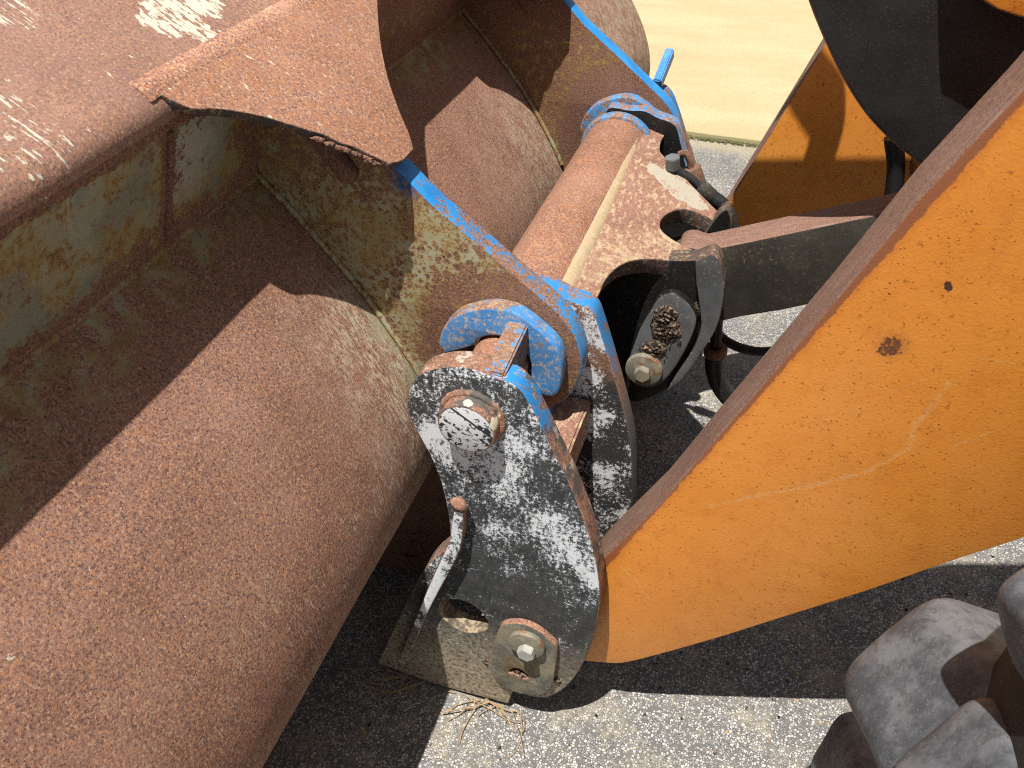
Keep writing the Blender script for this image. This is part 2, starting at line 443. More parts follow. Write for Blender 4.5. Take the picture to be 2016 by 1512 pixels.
def mat_pin():
    g = G("pin_end_scuffed")
    v = g.m('ADD', g.m('MULTIPLY', g.noise(30, 3, 0.6), 0.4), g.m('MULTIPLY', g.noise(120, 6, 0.75), 0.6))
    w = g.thr(v, 0.465, 0.49)
    c = g.mix(w, (0.03, 0.031, 0.033), (0.62, 0.65, 0.68))
    sc = g.thr(g.m('ABSOLUTE', g.m('ADD', g.m('ADD', g.m('MULTIPLY', g.x, 0.55), g.m('MULTIPLY', g.z, 0.83)), -0.462)), 0.0025, 0.0012)
    c = g.mix(sc, c, (0.03, 0.03, 0.03))
    return g.done(c, 0.6, g.bump(w, 0.2, 0.001))
PIN_END = mat_pin()
def mat_pin_side():
    g = G("pin_side_rust")
    c, h = rust_col(g, 1.1)
    c = g.mix(g.thr(g.noise(22, 5, 0.7), 0.50, 0.60), c, (0.09, 0.085, 0.08))
    c = g.mix(g.blob((-0.345, -0.02, 0.818), 0.011, 0.5, 90), c, (0.60, 0.54, 0.40))
    c = g.mix(g.blob((-0.300, -0.02, 0.785), 0.013, 0.6, 90), c, (0.60, 0.54, 0.40))
    return g.done(c, 0.75, g.bump(h, 0.3, 0.002))
PIN_SIDE = mat_pin_side()

def mat_orange(name="orange_paint", marks=True):
    g = G(name)
    n = g.noise(4, 5, 0.6)
    c = g.mix(g.thr(n, 0.3, 0.7), (0.68, 0.240, 0.030), (0.74, 0.288, 0.046))
    c = g.mix(g.m('MULTIPLY', g.thr(g.noise(30, 5, 0.7), 0.5, 0.65), 0.40), c, (0.58, 0.19, 0.022))
    c = g.mix(g.m('MULTIPLY', g.thr(g.noise(3.2, 6, 0.7, vec=g.map(loc=(2, 5, 9))), 0.48, 0.70), 0.35), c, (0.70, 0.31, 0.085))
    c = g.mix(g.m('MULTIPLY', g.thr(g.noise(1.0, 5, 0.7, vec=g.map(scale=(24, 1, 7), rot=(0, 0.35, 0))), 0.52, 0.72), 0.30), c, (0.46, 0.16, 0.03))
    # rust pricks and chips
    pr = g.thr(g.noise(190, 3, 0.65), 0.635, 0.67)
    c = g.mix(g.m('MULTIPLY', pr, 0.65), c, (0.22, 0.065, 0.012))
    vor = g.voro(75, out='Distance', vec=g.map(scale=(1, 1, 1.6), rot=(0, 0.6, 0)))
    edge = g.thr(g.m('SUBTRACT', g.m('ADD', g.m('MULTIPLY', g.x, 2.45), 0.784), g.z), 0.30, 0.0)
    keep = g.thr(g.m('ADD', g.noise(9, 5, 0.8, vec=g.map(loc=(1, 8, 3))), g.m('MULTIPLY', edge, 0.10)), 0.545, 0.64)
    chip = g.m('MULTIPLY', g.thr(g.m('ADD', vor, g.m('MULTIPLY', g.noise(200, 3, 0.7), 0.12)), 0.19, 0.15), keep)
    c = g.mix(chip, c, (0.085, 0.032, 0.018))
    if not marks:
        big = g.m('MULTIPLY', g.thr(g.noise(1.0, 3, 0.6, vec=g.map(scale=(160, 1, 50))), 0.64, 0.68), 0.75)
        c = g.mix(big, c, (0.09, 0.04, 0.02))
        return g.done(c, 0.45, g.bump(g.noise(150, 2, 0.5), 0.2, 0.0015), spec=0.4)
    Q = [(0.1756, 0.0600, 0.9758), (0.1709, 0.0600, 0.9670), (0.2119, 0.0600, 1.0658), (0.2098, 0.0600, 1.0695), (0.0999, 0.0600, 0.8177), (-0.0468, 0.0600, 0.4328)]
    big = g.m('MULTIPLY', g.m('MAXIMUM', g.blob(Q[0], 0.012, 1.3, 110), g.blob(Q[1], 0.009, 1.4, 120)), g.thr(g.noise(260, 4, 0.8), 0.36, 0.48))
    big = g.m('MAXIMUM', big, g.m('MAXIMUM', g.blob(Q[2], 0.005, 0.9, 160), g.blob(Q[3], 0.004, 0.9, 160)))
    c = g.mix(big, c, (0.075, 0.03, 0.02))
    halo = g.thr(g.dist(Q[0]), 0.030, 0.006)
    c = g.mix(g.m('MULTIPLY', halo, 0.4), c, (0.25, 0.08, 0.02))
    # pale scrapes
    for rot, sd, lo in ((-0.75, 1.5, 0.70), (0.35, 6.0, 0.72), (-0.2, 3.0, 0.715)):
        sc = g.thr(g.noise(1.0, 3, 0.55, vec=g.map(scale=(7, 1, 210), rot=(0, rot, 0), loc=(sd, 0, sd), )), lo, lo + 0.03)
        c = g.mix(g.m('MULTIPLY', sc, 0.4), c, (0.66, 0.36, 0.14))
    # long scratches, each along its own broken line
    wx = g.m('ADD', g.x, g.m('MULTIPLY', g.m('SUBTRACT', g.noise(30, 4, 0.6), 0.5), 0.016))
    wz = g.m('ADD', g.z, g.m('MULTIPLY', g.m('SUBTRACT', g.noise(30, 4, 0.6, vec=g.map(loc=(7, 7, 7))), 0.5), 0.016))
    def seg_dist(p, q):
        dx, dz = q[0] - p[0], q[1] - p[1]
        L2 = dx * dx + dz * dz
        ax, az = g.m('SUBTRACT', wx, p[0]), g.m('SUBTRACT', wz, p[1])
        t = g.m('DIVIDE', g.m('ADD', g.m('MULTIPLY', ax, dx), g.m('MULTIPLY', az, dz)), L2)
        t = g.m('MINIMUM', g.m('MAXIMUM', t, 0.0), 1.0)
        ex, ez = g.m('SUBTRACT', ax, g.m('MULTIPLY', t, dx)), g.m('SUBTRACT', az, g.m('MULTIPLY', t, dz))
        return g.m('SQRT', g.m('ADD', g.m('MULTIPLY', ex, ex), g.m('MULTIPLY', ez, ez)))
    for line, w, a in (([(0.0077, 0.6369), (0.0744, 0.6811), (0.1368, 0.7223), (0.1941, 0.7655), (0.2162, 0.7934), (0.2360, 0.8253), (0.2315, 0.8639), (0.2458, 0.8977), (0.2502, 0.9379)], 0.0050, 0.5),
                       ([(-0.1172, 0.4491), (-0.0888, 0.4226), (-0.0601, 0.3790)], 0.0022, 0.7), ([(0.0837, 0.7991), (0.1658, 0.8804), (0.2326, 0.9430)], 0.0018, 0.35),
                       ([(0.2840, 0.8395), (0.3224, 0.8768)], 0.0018, 0.5)):
        d = seg_dist(line[0], line[1])
        for p, q in zip(line[1:], line[2:]):
            d = g.m('MINIMUM', d, seg_dist(p, q))
        c = g.mix(g.m('MULTIPLY', g.thr(d, w, w * 0.25), g.m('MULTIPLY', g.thr(g.noise(110, 5, 0.75), 0.35, 0.6), a)), c, (0.68, 0.40, 0.18))
    eg = g.m('ADD', g.m('DIVIDE', g.m('SUBTRACT', g.m('ADD', g.m('MULTIPLY', g.x, 2.384), 0.784), g.z), 2.585), g.m('MULTIPLY', g.m('SUBTRACT', g.noise(55, 5, 0.75), 0.5), 0.014))
    c = g.mix(g.thr(eg, 0.0085, 0.0055), c, (0.15, 0.075, 0.050))
    c = g.mix(g.m('MULTIPLY', g.thr(eg, 0.020, 0.007), 0.35), c, (0.50, 0.13, 0.015))
    peel = g.noise(230, 3, 0.6)
    hh = g.m('SUBTRACT', g.m('MULTIPLY', peel, 0.5), g.m('MULTIPLY', g.m('MAXIMUM', chip, pr), 0.7))
    return g.done(c, 0.38, g.bump(hh, 0.42, 0.0018), spec=0.5)
ORANGE = mat_orange()
ORANGE_FAR = mat_orange('orange_paint_far', False)

def mat_arm_edge():
    g = G("arm_edge_bare_steel")
    c, h = rust_col(g, 0.75)
    c = g.mix(g.m('MULTIPLY', streaks(g, (0, 2), 14, 170, 0.52, 0.66, 2.0), 0.7), c, (0.30, 0.215, 0.17))
    c = g.mix(0.35, c, (0.20, 0.125, 0.105))
    return g.done(c, 0.7, g.bump(h, 0.25, 0.002))
ARM_EDGE = mat_arm_edge()

def mat_dark(name, base=(0.014, 0.0145, 0.016), specks=0.64, tint=(0.17, 0.145, 0.085), rough=0.5):
    g = G(name)
    c = g.mix(g.thr(g.noise(12, 4, 0.6), 0.3, 0.7), base, tuple(min(1, k * 1.9) for k in base))
    sp = g.m('MULTIPLY', g.thr(g.noise(110, 5, 0.75), specks, specks + 0.04), g.thr(g.noise(7, 4, 0.7), 0.42, 0.6))
    c = g.mix(g.m('MULTIPLY', sp, 0.8), c, tint)
    c = g.mix(g.m('MULTIPLY', g.thr(g.noise(300, 2, 0.6), 0.60, 0.68), 0.3), c, tint)
    return g.done(c, rough, g.bump(g.noise(160, 4, 0.7), 0.2, 0.0015), spec=0.35)
DARK = mat_dark("black_paint_dusty")
DARK_LINK = mat_dark("black_paint_link", (0.030, 0.028, 0.024), 0.58, rough=0.65)
GREASE_SHADE = mat_dark("grease_and_shade_black", (0.008, 0.008, 0.008), 0.60, (0.10, 0.08, 0.06), 0.45)  # near-black for greasy parts; also paints the shade on the near link lug
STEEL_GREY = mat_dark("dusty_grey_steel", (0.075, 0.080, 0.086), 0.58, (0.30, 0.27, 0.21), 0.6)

def mat_toplate():
    g = G("rust_dusty_top_plate")
    c, h = rust_col(g, 1.05)
    c = g.mix(0.35, c, (0.25, 0.125, 0.105))
    v = g.noise(1.0, 7, 0.75, vec=g.map(scale=(110, 45, 110), rot=(0, 0, 0.6)))
    dm = g.m('MULTIPLY', g.thr(v, 0.505, 0.59), 0.72)
    c = g.mix(dm, c, DUST)
    W = [(-0.2333, 0.7733, 0.8190), (-0.1994, 0.7652, 0.8088), (-0.1673, 0.7348, 0.7992), (-0.1373, 0.7130, 0.7902), (-0.2237, 0.5288, 0.8161), (-0.1726, 0.5156, 0.8008), (-0.1616, 0.5602, 0.7975), (-0.1331, 0.5656, 0.7889), (-0.2337, 0.4256, 0.8191), (-0.2676, 0.5091, 0.8293), (-0.2302, 0.3341, 0.8180)]
    wp = g.blob(W[0], 0.020, 0.8, 40)
    for q, r in ((W[1], 0.034), (W[2], 0.038), (W[3], 0.026)):
        wp = g.m('MAXIMUM', wp, g.blob(q, r, 0.7, 40))
    wp = g.m('MULTIPLY', wp, g.thr(g.noise(1.0, 7, 0.78, vec=g.map(scale=(80, 40, 80))), 0.36, 0.46))
    c = g.mix(g.m('MULTIPLY', wp, 0.9), c, g.mix(g.noise(45, 6, 0.75), (0.36, 0.33, 0.25), (0.50, 0.47, 0.39)))
    tn = g.m('MAXIMUM', g.blob(W[6], 0.022, 0.8, 45), g.blob(W[7], 0.018, 0.6, 45))
    hz = g.thr(g.dist(W[8]), 0.10, 0.02)
    hz = g.m('MAXIMUM', hz, g.thr(g.dist(W[5]), 0.06, 0.01))
    hz = g.m('MAXIMUM', hz, g.thr(g.dist(W[10]), 0.06, 0.01))
    tn = g.m('MAXIMUM', tn, g.m('MULTIPLY', hz, g.thr(g.noise(75, 7, 0.78), 0.45, 0.60)))
    c = g.mix(g.m('MULTIPLY', tn, 0.75), c, (0.50, 0.39, 0.24))
    return g.done(c, 0.85, g.bump(g.m('ADD', h, g.m('MULTIPLY', dm, 0.7)), 0.4, 0.003))
TOPPLATE = mat_toplate()
def mat_cut():
    g = G("cut_edge_dirty")
    c, h = rust_col(g, 0.45)
    c = g.mix(g.thr(g.noise(60, 5, 0.7), 0.40, 0.6), c, (0.06, 0.058, 0.055))
    c = g.mix(g.m('MULTIPLY', g.thr(g.noise(130, 5, 0.7), 0.55, 0.62), 0.7), c, (0.34, 0.28, 0.19))
    return g.done(c, 0.8, g.bump(h, 0.4, 0.003))
CUT = mat_cut()

def mat_dust():
    g = G("packed_tan_dust")
    c = g.mix(g.noise(60, 6, 0.7), (0.40, 0.30, 0.18), (0.58, 0.46, 0.30))
    c = g.mix(g.m('MULTIPLY', g.thr(g.noise(260, 3, 0.7), 0.58, 0.66), 0.5), c, (0.20, 0.13, 0.07))
    return g.done(c, 0.95, g.bump(g.noise(140, 6, 0.75), 0.6, 0.006), spec=0.1)
TAN = mat_dust()

def mat_tube():
    g = G("rust_tube")
    c, h = rust_col(g, 1.05)
    c = g.mix(g.m('MULTIPLY', g.thr(g.noise(40, 6, 0.75), 0.6, 0.66), 0.75), c, (0.46, 0.35, 0.22))
    c = g.mix(g.m('MULTIPLY', g.thr(g.noise(80, 4, 0.7), 0.48, 0.6), 0.45), c, (0.34, 0.135, 0.055))
    return g.done(c, 0.8, g.bump(h, 0.35, 0.0025))
TUBE = mat_tube()

def mat_rubber():
    g = G("dusty_rubber")
    n = g.noise(16, 6, 0.7)
    c = g.mix(g.thr(n, 0.36, 0.62), (0.060, 0.066, 0.077), (0.145, 0.154, 0.168))
    c = g.mix(g.m('MULTIPLY', g.thr(g.noise(60, 5, 0.75), 0.52, 0.62), 0.6), c, (0.055, 0.058, 0.066))
    c = g.mix(g.m('MULTIPLY', g.thr(g.noise(10, 6, 0.75, vec=g.map(loc=(4, 3, 2))), 0.60, 0.68), 0.65), c, (0.25, 0.215, 0.16))
    wear = g.m('MULTIPLY', g.thr(g.noise(220, 3, 0.7), 0.58, 0.66), 0.3)
    c = g.mix(wear, c, (0.27, 0.27, 0.26))
    hh = g.m('ADD', g.m('MULTIPLY', g.noise(110, 6, 0.75), 0.8), g.m('MULTIPLY', n, 0.5))
    return g.done(c, 0.55, g.bump(hh, 0.30, 0.0025), spec=0.4)
RUBBER = mat_rubber()
RUBBER_BODY = mat_dark("rubber_body", (0.020, 0.020, 0.021), 0.6, (0.14, 0.12, 0.09), 0.7)

def mat_zinc():
    g = G("bolt_grey_zinc")
    c = g.mix(g.noise(60, 4, 0.6), (0.34, 0.35, 0.33), (0.50, 0.50, 0.46))
    c = g.mix(g.thr(g.noise(90, 5, 0.7), 0.62, 0.68), c, (0.30, 0.20, 0.10))
    return g.done(c, 0.5, g.bump(g.noise(200, 3, 0.6), 0.15, 0.001), metal=0.25, spec=0.5)
ZINC = mat_zinc()
def mat_washer():
    g = G("washer_dusty")
    c = g.mix(g.thr(g.noise(40, 5, 0.7), 0.42, 0.6), (0.17, 0.165, 0.14), (0.27, 0.235, 0.165))
    c = g.mix(g.thr(g.noise(35, 5, 0.7, vec=g.map(loc=(2, 2, 2))), 0.55, 0.62), c, (0.20, 0.095, 0.05))
    return g.done(c, 0.7, g.bump(g.noise(150, 4, 0.7), 0.25, 0.0015))
WASHER = mat_washer()
def mat_keeper():
    g = G("keeper_plate_muddy")
    c = g.mix(g.thr(g.noise(20, 5, 0.7), 0.40, 0.6), (0.11, 0.112, 0.098), (0.24, 0.215, 0.155))
    mud = g.thr(g.m('ADD', g.dist((-0.274, -0.014, 0.175)), g.m('MULTIPLY', g.noise(40, 5, 0.7), 0.04)), 0.075, 0.03)
    c = g.mix(g.m('MULTIPLY', mud, 0.85), c, (0.145, 0.095, 0.045))
    c = g.mix(g.m('MULTIPLY', g.thr(g.noise(170, 4, 0.75), 0.55, 0.62), 0.5), c, (0.34, 0.27, 0.17))
    hh = g.m('ADD', g.noise(140, 5, 0.7), g.m('MULTIPLY', mud, 1.0))
    return g.done(c, 0.75, g.bump(hh, 0.35, 0.002))
KEEPER = mat_keeper()

def mat_dirt():
    g = G("dirt_clod")
    c = g.mix(g.thr(g.noise(170, 5, 0.75), 0.44, 0.66), (0.018, 0.015, 0.013), (0.34, 0.25, 0.18))
    return g.done(c, 0.95, g.bump(g.noise(300, 4, 0.7), 0.5, 0.003), spec=0.1)
DIRT = mat_dirt()
def mat_straw():
    g = G("dry_straw")
    c = g.mix(g.noise(200, 3, 0.6), (0.26, 0.17, 0.08), (0.44, 0.33, 0.19))
    return g.done(c, 0.85)
STRAW = mat_straw()

def mat_asphalt():
    g = G("worn_asphalt")
    e1 = g.voro(192, feature='DISTANCE_TO_EDGE')
    id1 = g.voro(192, out='Color')
    sep = g.t.nodes.new("ShaderNodeSeparateColor")
    g.set(sep.inputs[0], id1)
    tone = sep.outputs[0]
    stone = g.ramp(tone, [(0.0, (0.18, 0.182, 0.188)), (0.35, (0.30, 0.302, 0.306)), (0.6, (0.42, 0.414, 0.40)), (0.85, (0.52, 0.507, 0.475)), (1.0, (0.62, 0.605, 0.57))])
    keep = g.thr(sep.outputs[1], 0.16, 0.24)
    body = g.m('MULTIPLY', g.thr(e1, 0.03, 0.13), keep)
    binder = g.mix(g.noise(500, 3, 0.7), (0.055, 0.055, 0.056), (0.21, 0.205, 0.195))
    c = g.mix(body, binder, stone)
    # sand lying in the hollows, in drifts
    drift = g.thr(g.m('ADD', g.m('MULTIPLY', g.noise(6, 6, 0.7), 0.65), g.m('MULTIPLY', g.noise(90, 4, 0.7), 0.35)), 0.47, 0.60)
    lowm = g.m('SUBTRACT', 1.0, g.m('MULTIPLY', body, 0.75))
    c = g.mix(g.m('MULTIPLY', g.m('MULTIPLY', drift, lowm), 0.6), c, (0.46, 0.39, 0.275))
    c = g.mix(g.m('MULTIPLY', g.thr(g.noise(2.6, 5, 0.7), 0.42, 0.66), 0.30), c, (0.13, 0.125, 0.12))
    spill = g.thr(g.m('ADD', g.y, g.m('MULTIPLY', g.noise(25, 6, 0.75), 0.16)), 2.80, 2.90)
    c = g.mix(g.m('MULTIPLY', spill, 0.8), c, (0.42, 0.37, 0.26))
    yel = g.thr(sep.outputs[2], 0.992, 0.996)
    c = g.mix(g.m('MULTIPLY', yel, body), c, (0.50, 0.30, 0.09))
    hh = g.m('ADD', g.m('MULTIPLY', body, 1.0), g.m('MULTIPLY', g.noise(420, 3, 0.7), 0.3))
    return g.done(c, 0.8, g.bump(hh, 0.75, 0.0035), spec=0.3)
ASPHALT = mat_asphalt()

def mat_concrete():
    g = G("tan_concrete")
    n = g.noise(1.0, 6, 0.65, vec=g.map(scale=(1.2, 3.0, 1)))
    c = g.mix(g.thr(n, 0.3, 0.7), (0.44, 0.352, 0.205), (0.52, 0.43, 0.265))
    c = g.mix(g.m('MULTIPLY', g.thr(g.noise(70, 5, 0.75), 0.50, 0.58), 0.5), c, (0.39, 0.305, 0.19))
    c = g.mix(g.m('MULTIPLY', g.thr(g.noise(140, 4, 0.75), 0.57, 0.62), 0.7), c, (0.24, 0.19, 0.12))
    edge = g.thr(g.m('ADD', g.y, g.m('MULTIPLY', g.noise(14, 5, 0.7), 0.06)), 2.97, 2.90)
    c = g.mix(g.m('MULTIPLY', edge, 0.75), c, (0.36, 0.34, 0.19))
    return g.done(c, 0.9, g.bump(g.noise(150, 6, 0.75), 0.3, 0.004), spec=0.2)
CONCRETE = mat_concrete()
def mat_moss():
    g = G("moss")
    c = g.mix(g.noise(90, 4, 0.7), (0.07, 0.075, 0.03), (0.17, 0.165, 0.085))
    return g.done(c, 0.95, g.bump(g.noise(200, 4, 0.7), 0.6, 0.006), spec=0.1)
MOSS = mat_moss()

# ------------------------------------------------------------------ mesh helpers
def link(name, me, mats, parent=None, label=None, kind=None):
    o = bpy.data.objects.new(name, me)
    COL.objects.link(o)
    for m in mats:
        me.materials.append(m)
    if parent is not None:
        o.parent = parent
        o.matrix_parent_inverse = Matrix.Translation(-base_of(parent))
    if label:
        o['label'] = label
    if kind:
        o['kind'] = kind
    return o
def base_of(p):
    return Vector(p.location) if p.type == 'EMPTY' else Vector((0, 0, 0)) if p.parent is None else Vector((0, 0, 0))
def thing(name, loc, label, cat, group=None):
    o = bpy.data.objects.new(name, None)
    COL.objects.link(o)
    o.location = loc
    o.empty_display_size = 0.1
    o['label'] = label
    o['category'] = cat
    if group:
        o['group'] = group
    return o
def from_bm(name, bm, mats, parent=None, smooth=35, **k):
    me = bpy.data.meshes.new(name)
    bm.to_mesh(me)
    bm.free()
    shade(me, smooth)
    return link(name, me, mats, parent, **k)
def shade(me, deg):
    if not deg:
        return
    me.polygons.foreach_set("use_smooth", [True] * len(me.polygons))
    bm = bmesh.new()
    bm.from_mesh(me)
    lim = math.radians(deg)
    for e in bm.edges:
        if len(e.link_faces) == 2:
            e.smooth = e.calc_face_angle(0) < lim
    bm.to_mesh(me)
    bm.free()
def smooth_path(pts, closed=True, n=5):
    """Catmull-Rom through the points; a third value of 1 marks a sharp corner."""
    N = len(pts)
    out = []
    P = [Vector(p[:2]) for p in pts]
    cn = [len(p) > 2 and p[2] == 1 for p in pts]
    for i in range(N if closed else N - 1):
        a, b = P[i], P[(i + 1) % N]
        pa = P[i - 1] if (closed or i > 0) else a
        nb = P[(i + 2) % N] if (closed or i + 2 < N) else b
        ta = (b - a) if cn[i] else (b - pa) * 0.5
        tb = (b - a) if cn[(i + 1) % N] else (nb - a) * 0.5
        L = (b - a).length
        if ta.length > 1.3 * L: ta *= 1.3 * L / ta.length
        if tb.length > 1.3 * L: tb *= 1.3 * L / tb.length
        for k in range(n):
            t = k / n
            h1, h2, h3, h4 = 2*t**3-3*t*t+1, t**3-2*t*t+t, -2*t**3+3*t*t, t**3-t*t
            out.append(a*h1 + ta*h2 + b*h3 + tb*h4)
    if not closed:
        out.append(P[-1])
    return out
def raw_plate(outline, holes, thick, bev, frame, n=5):
    """A bevelled plate of the given outline with holes; frame = (origin, u, v)."""
    cu = bpy.data.curves.new("tmp", 'CURVE')
    cu.dimensions = '2D'
    cu.fill_mode = 'BOTH'
    cu.extrude = thick / 2 - bev
    cu.bevel_depth = bev
    cu.bevel_resolution = 2
    cu.offset = -bev
    for lp in [outline] + list(holes):
        pts = smooth_path(lp, True, n)
        sp = cu.splines.new('POLY')
        sp.points.add(len(pts) - 1)
        for q, p in zip(sp.points, pts):
            q.co = (p.x, p.y, 0, 1)
        sp.use_cyclic_u = True
    tmp = bpy.data.objects.new("tmp", cu)
    me = bpy.data.meshes.new_from_object(tmp)
    bpy.data.objects.remove(tmp)
    bpy.data.curves.remove(cu)
    me.materials.clear()
    for p in me.polygons:
        nz = p.normal.z
        p.material_index = 0 if nz > 0.9 else 2 if nz < -0.9 else 1
    bm = bmesh.new()
    bm.from_mesh(me)
    bmesh.ops.remove_doubles(bm, verts=bm.verts, dist=1e-5)
    bm.to_mesh(me)
    bm.free()
    o, u, v = Vector(frame[0]), Vector(frame[1]).normalized(), Vector(frame[2]).normalized()
    w = u.cross(v)
    M = Matrix((u, v, w)).transposed().to_4x4()
    M.translation = o
    me.transform(M)
    shade(me, 30)
    return me
def plate(name, mats, outline, y0, y1, parent, holes=(), bev=0.003, n=5, **k):
    """A plate standing in a plane of constant y, outline in (x, z); near face, rim, far face materials."""
    me = raw_plate(outline, holes, y1 - y0, bev, ((0, (y0 + y1) / 2, 0), (1, 0, 0), (0, 0, 1)), n)
    me.name = name
    mats = list(mats) + [mats[0]] if len(mats) == 2 else mats
    return link(name, me, mats, parent, **k)
def slope_plate(name, mats, outline, x0, z0, slope, thick, parent, holes=(), bev=0.003, n=5, **k):
    """A plate whose top face contains the line through (x0, z0) of the given slope; outline in (along, y)."""
    u = Vector((1, 0, slope)).normalized()
    w = u.cross(Vector((0, 1, 0)))
    o = Vector((x0, 0, z0)) - w * (thick / 2)
    me = raw_plate(outline, holes, thick, bev, (o, u, (0, 1, 0)), n)
    me.name = name
    mats = list(mats) + [mats[0]] if len(mats) == 2 else mats
    return link(name, me, mats, parent, **k)
def mirror_y(me, c):
    me.transform(Matrix.Translation((0, 2 * c, 0)) @ Matrix.Diagonal((1, -1, 1, 1)))
    me.flip_normals()
def ring_bm(bm, a, b, r0, r1, seg=40, cap=True, bev=0.0):
    """A (tapered) cylinder from a to b."""
    a, b = Vector(a), Vector(b)
    d = (b - a).normalized()
    s = d.orthogonal().normalized()
    t = d.cross(s)
    st = []
    if bev:
        st = [(a, r0 - bev), (a + d * bev * 0.3, r0 - bev * 0.3), (a + d * bev, r0), (b - d * bev, r1), (b - d * bev * 0.3, r1 - bev * 0.3), (b, r1 - bev)]
    else:
        st = [(a, r0), (b, r1)]
    rows = []
    for c, r in st:
        rows.append([bm.verts.new(c + (s * math.cos(2*math.pi*i/seg) + t * math.sin(2*math.pi*i/seg)) * r) for i in range(seg)])
    for A, B in zip(rows, rows[1:]):
        for i in range(seg):
            bm.faces.new((A[i], A[(i+1) % seg], B[(i+1) % seg], B[i]))
    caps = []
    if cap:
        caps = [bm.faces.new(rows[0][::-1]), bm.faces.new(rows[-1])]
    return caps
def cyl(name, mats, a, b, r, parent, r1=None, seg=40, bev=0.002, endmat=False, **k):
    bm = bmesh.new()
    cp = ring_bm(bm, a, b, r, r1 or r, seg, True, bev)
    if endmat:
        for f in cp:
            f.material_index = 1
    bmesh.ops.recalc_face_normals(bm, faces=bm.faces)
    return from_bm(name, bm, mats, parent, 40, **k)
def tube_path(bm, pts, r, seg=10, wob=0.0, flat=1.0, up=None):
    """A tube through 3D points; wob roughens its radius, flat squashes it along up."""
    P = [Vector(p) for p in pts]
    rows = []
    ref = Vector(up) if up else Vector((0.31, 0.2, 0.93))
    for i, p in enumerate(P):
        d = (P[min(i+1, len(P)-1)] - P[max(i-1, 0)]).normalized()
        s = d.cross(ref).normalized()
        t = s.cross(d)
        rr = r[i] if isinstance(r, list) else r
        row = []
        for k in range(seg):
            a = 2 * math.pi * k / seg
            q = rr * (1 + wob * mnoise.noise(p * 90 + Vector((k * 0.7, 0, 0))))
            row.append(bm.verts.new(p + s * math.cos(a) * q + t * math.sin(a) * q * flat))
        rows.append(row)
    for A, B in zip(rows, rows[1:]):
        for k in range(seg):
            bm.faces.new((A[k], A[(k+1) % seg], B[(k+1) % seg], B[k]))
    bm.faces.new(rows[0][::-1])
    bm.faces.new(rows[-1])
def spline3(pts, n=8):
    P = [Vector(p) for p in pts]
    out = []
    for i in range(len(P) - 1):
        a, b = P[i], P[i+1]
        pa = P[i-1] if i else a * 2 - b
        nb = P[i+2] if i + 2 < len(P) else b * 2 - a
        for k in range(n):
            t = k / n
            out.append(a*(2*t**3-3*t*t+1) + (b-pa)*0.5*(t**3-2*t*t+t) + b*(-2*t**3+3*t*t) + (nb-a)*0.5*(t**3-t*t))
    out.append(P[-1])
    return out
def hose(name, mats, pts, r, parent, n=8, seg=14, **k):
    bm = bmesh.new()
    tube_path(bm, spline3(pts, n), r, seg)
    bmesh.ops.recalc_face_normals(bm, faces=bm.faces)
    return from_bm(name, bm, mats, parent, 60, **k)
def weld(name, pts, r, parent, mats, flat=0.5, up=None, step=0.006, ripple=0.10, **k):
    """A weld bead with its ripples."""
    P = [Vector(p) for p in pts]
    out = []
    for a, b in zip(P, P[1:]):
        m = max(1, int((b - a).length / step))
        out += [a.lerp(b, i / m) for i in range(m)]
    out.append(P[-1])
    rr = [r * (0.92 + ripple * math.sin(i * 1.9) + 0.12 * random.random()) for i in range(len(out))]
    bm = bmesh.new()
    tube_path(bm, out, rr, 8, min(0.1, ripple * 1.5), flat, up)
    bmesh.ops.recalc_face_normals(bm, faces=bm.faces)
    return from_bm(name, bm, mats, parent, 80, **k)
def hexnut(name, mats, a, b, r, parent, **k):
    bm = bmesh.new()
    ring_bm(bm, a, b, r, r, 6, True, 0.0)
    bmesh.ops.bevel(bm, geom=[e for e in bm.edges], offset=r * 0.08, segments=2, affect='EDGES')
    bmesh.ops.recalc_face_normals(bm, faces=bm.faces)
    return from_bm(name, bm, mats, parent, 25, **k)
def loft(name, mats, prof, y0, y1, ny, thick, parent, wob=0.0, **k):
    """A bent sheet: the (x, z) profile swept along y, given thickness towards its inside."""
    n = len(prof)
    nrm = []
    for i in range(n):
        d = (prof[min(i+1, n-1)] - prof[max(i-1, 0)]).normalized()
        nrm.append(Vector((-d.y, d.x)))
    bm = bmesh.new()
    def sheet(off):
        rows = []
        for j in range(ny + 1):
            y = y0 + (y1 - y0) * j / ny
            row = []
            for i, p in enumerate(prof):
                q = p - nrm[i] * off
                d = wob * (mnoise.noise(Vector((q.x * 5, y * 5, q.y * 5))) + 0.4 * mnoise.noise(Vector((q.x * 16, y * 16, q.y * 16))))
                q = q + nrm[i] * d
                row.append(bm.verts.new((q.x, y, q.y)))
            rows.append(row)
        return rows
    A, B = sheet(0.0), sheet(thick)
    for j in range(ny):
        for i in range(n - 1):
            bm.faces.new((A[j][i], A[j][i+1], A[j+1][i+1], A[j+1][i]))
            bm.faces.new((B[j][i], B[j+1][i], B[j+1][i+1], B[j][i+1]))
    for j in range(ny):
        for i in (0, n - 1):
            bm.faces.new((A[j][i], A[j+1][i], B[j+1][i], B[j][i]))
    for j in (0, ny):
        for i in range(n - 1):
            bm.faces.new((A[j][i], A[j][i+1], B[j][i+1], B[j][i]))
    bmesh.ops.recalc_face_normals(bm, faces=bm.faces)
    return from_bm(name, bm, mats, parent, 40, **k)
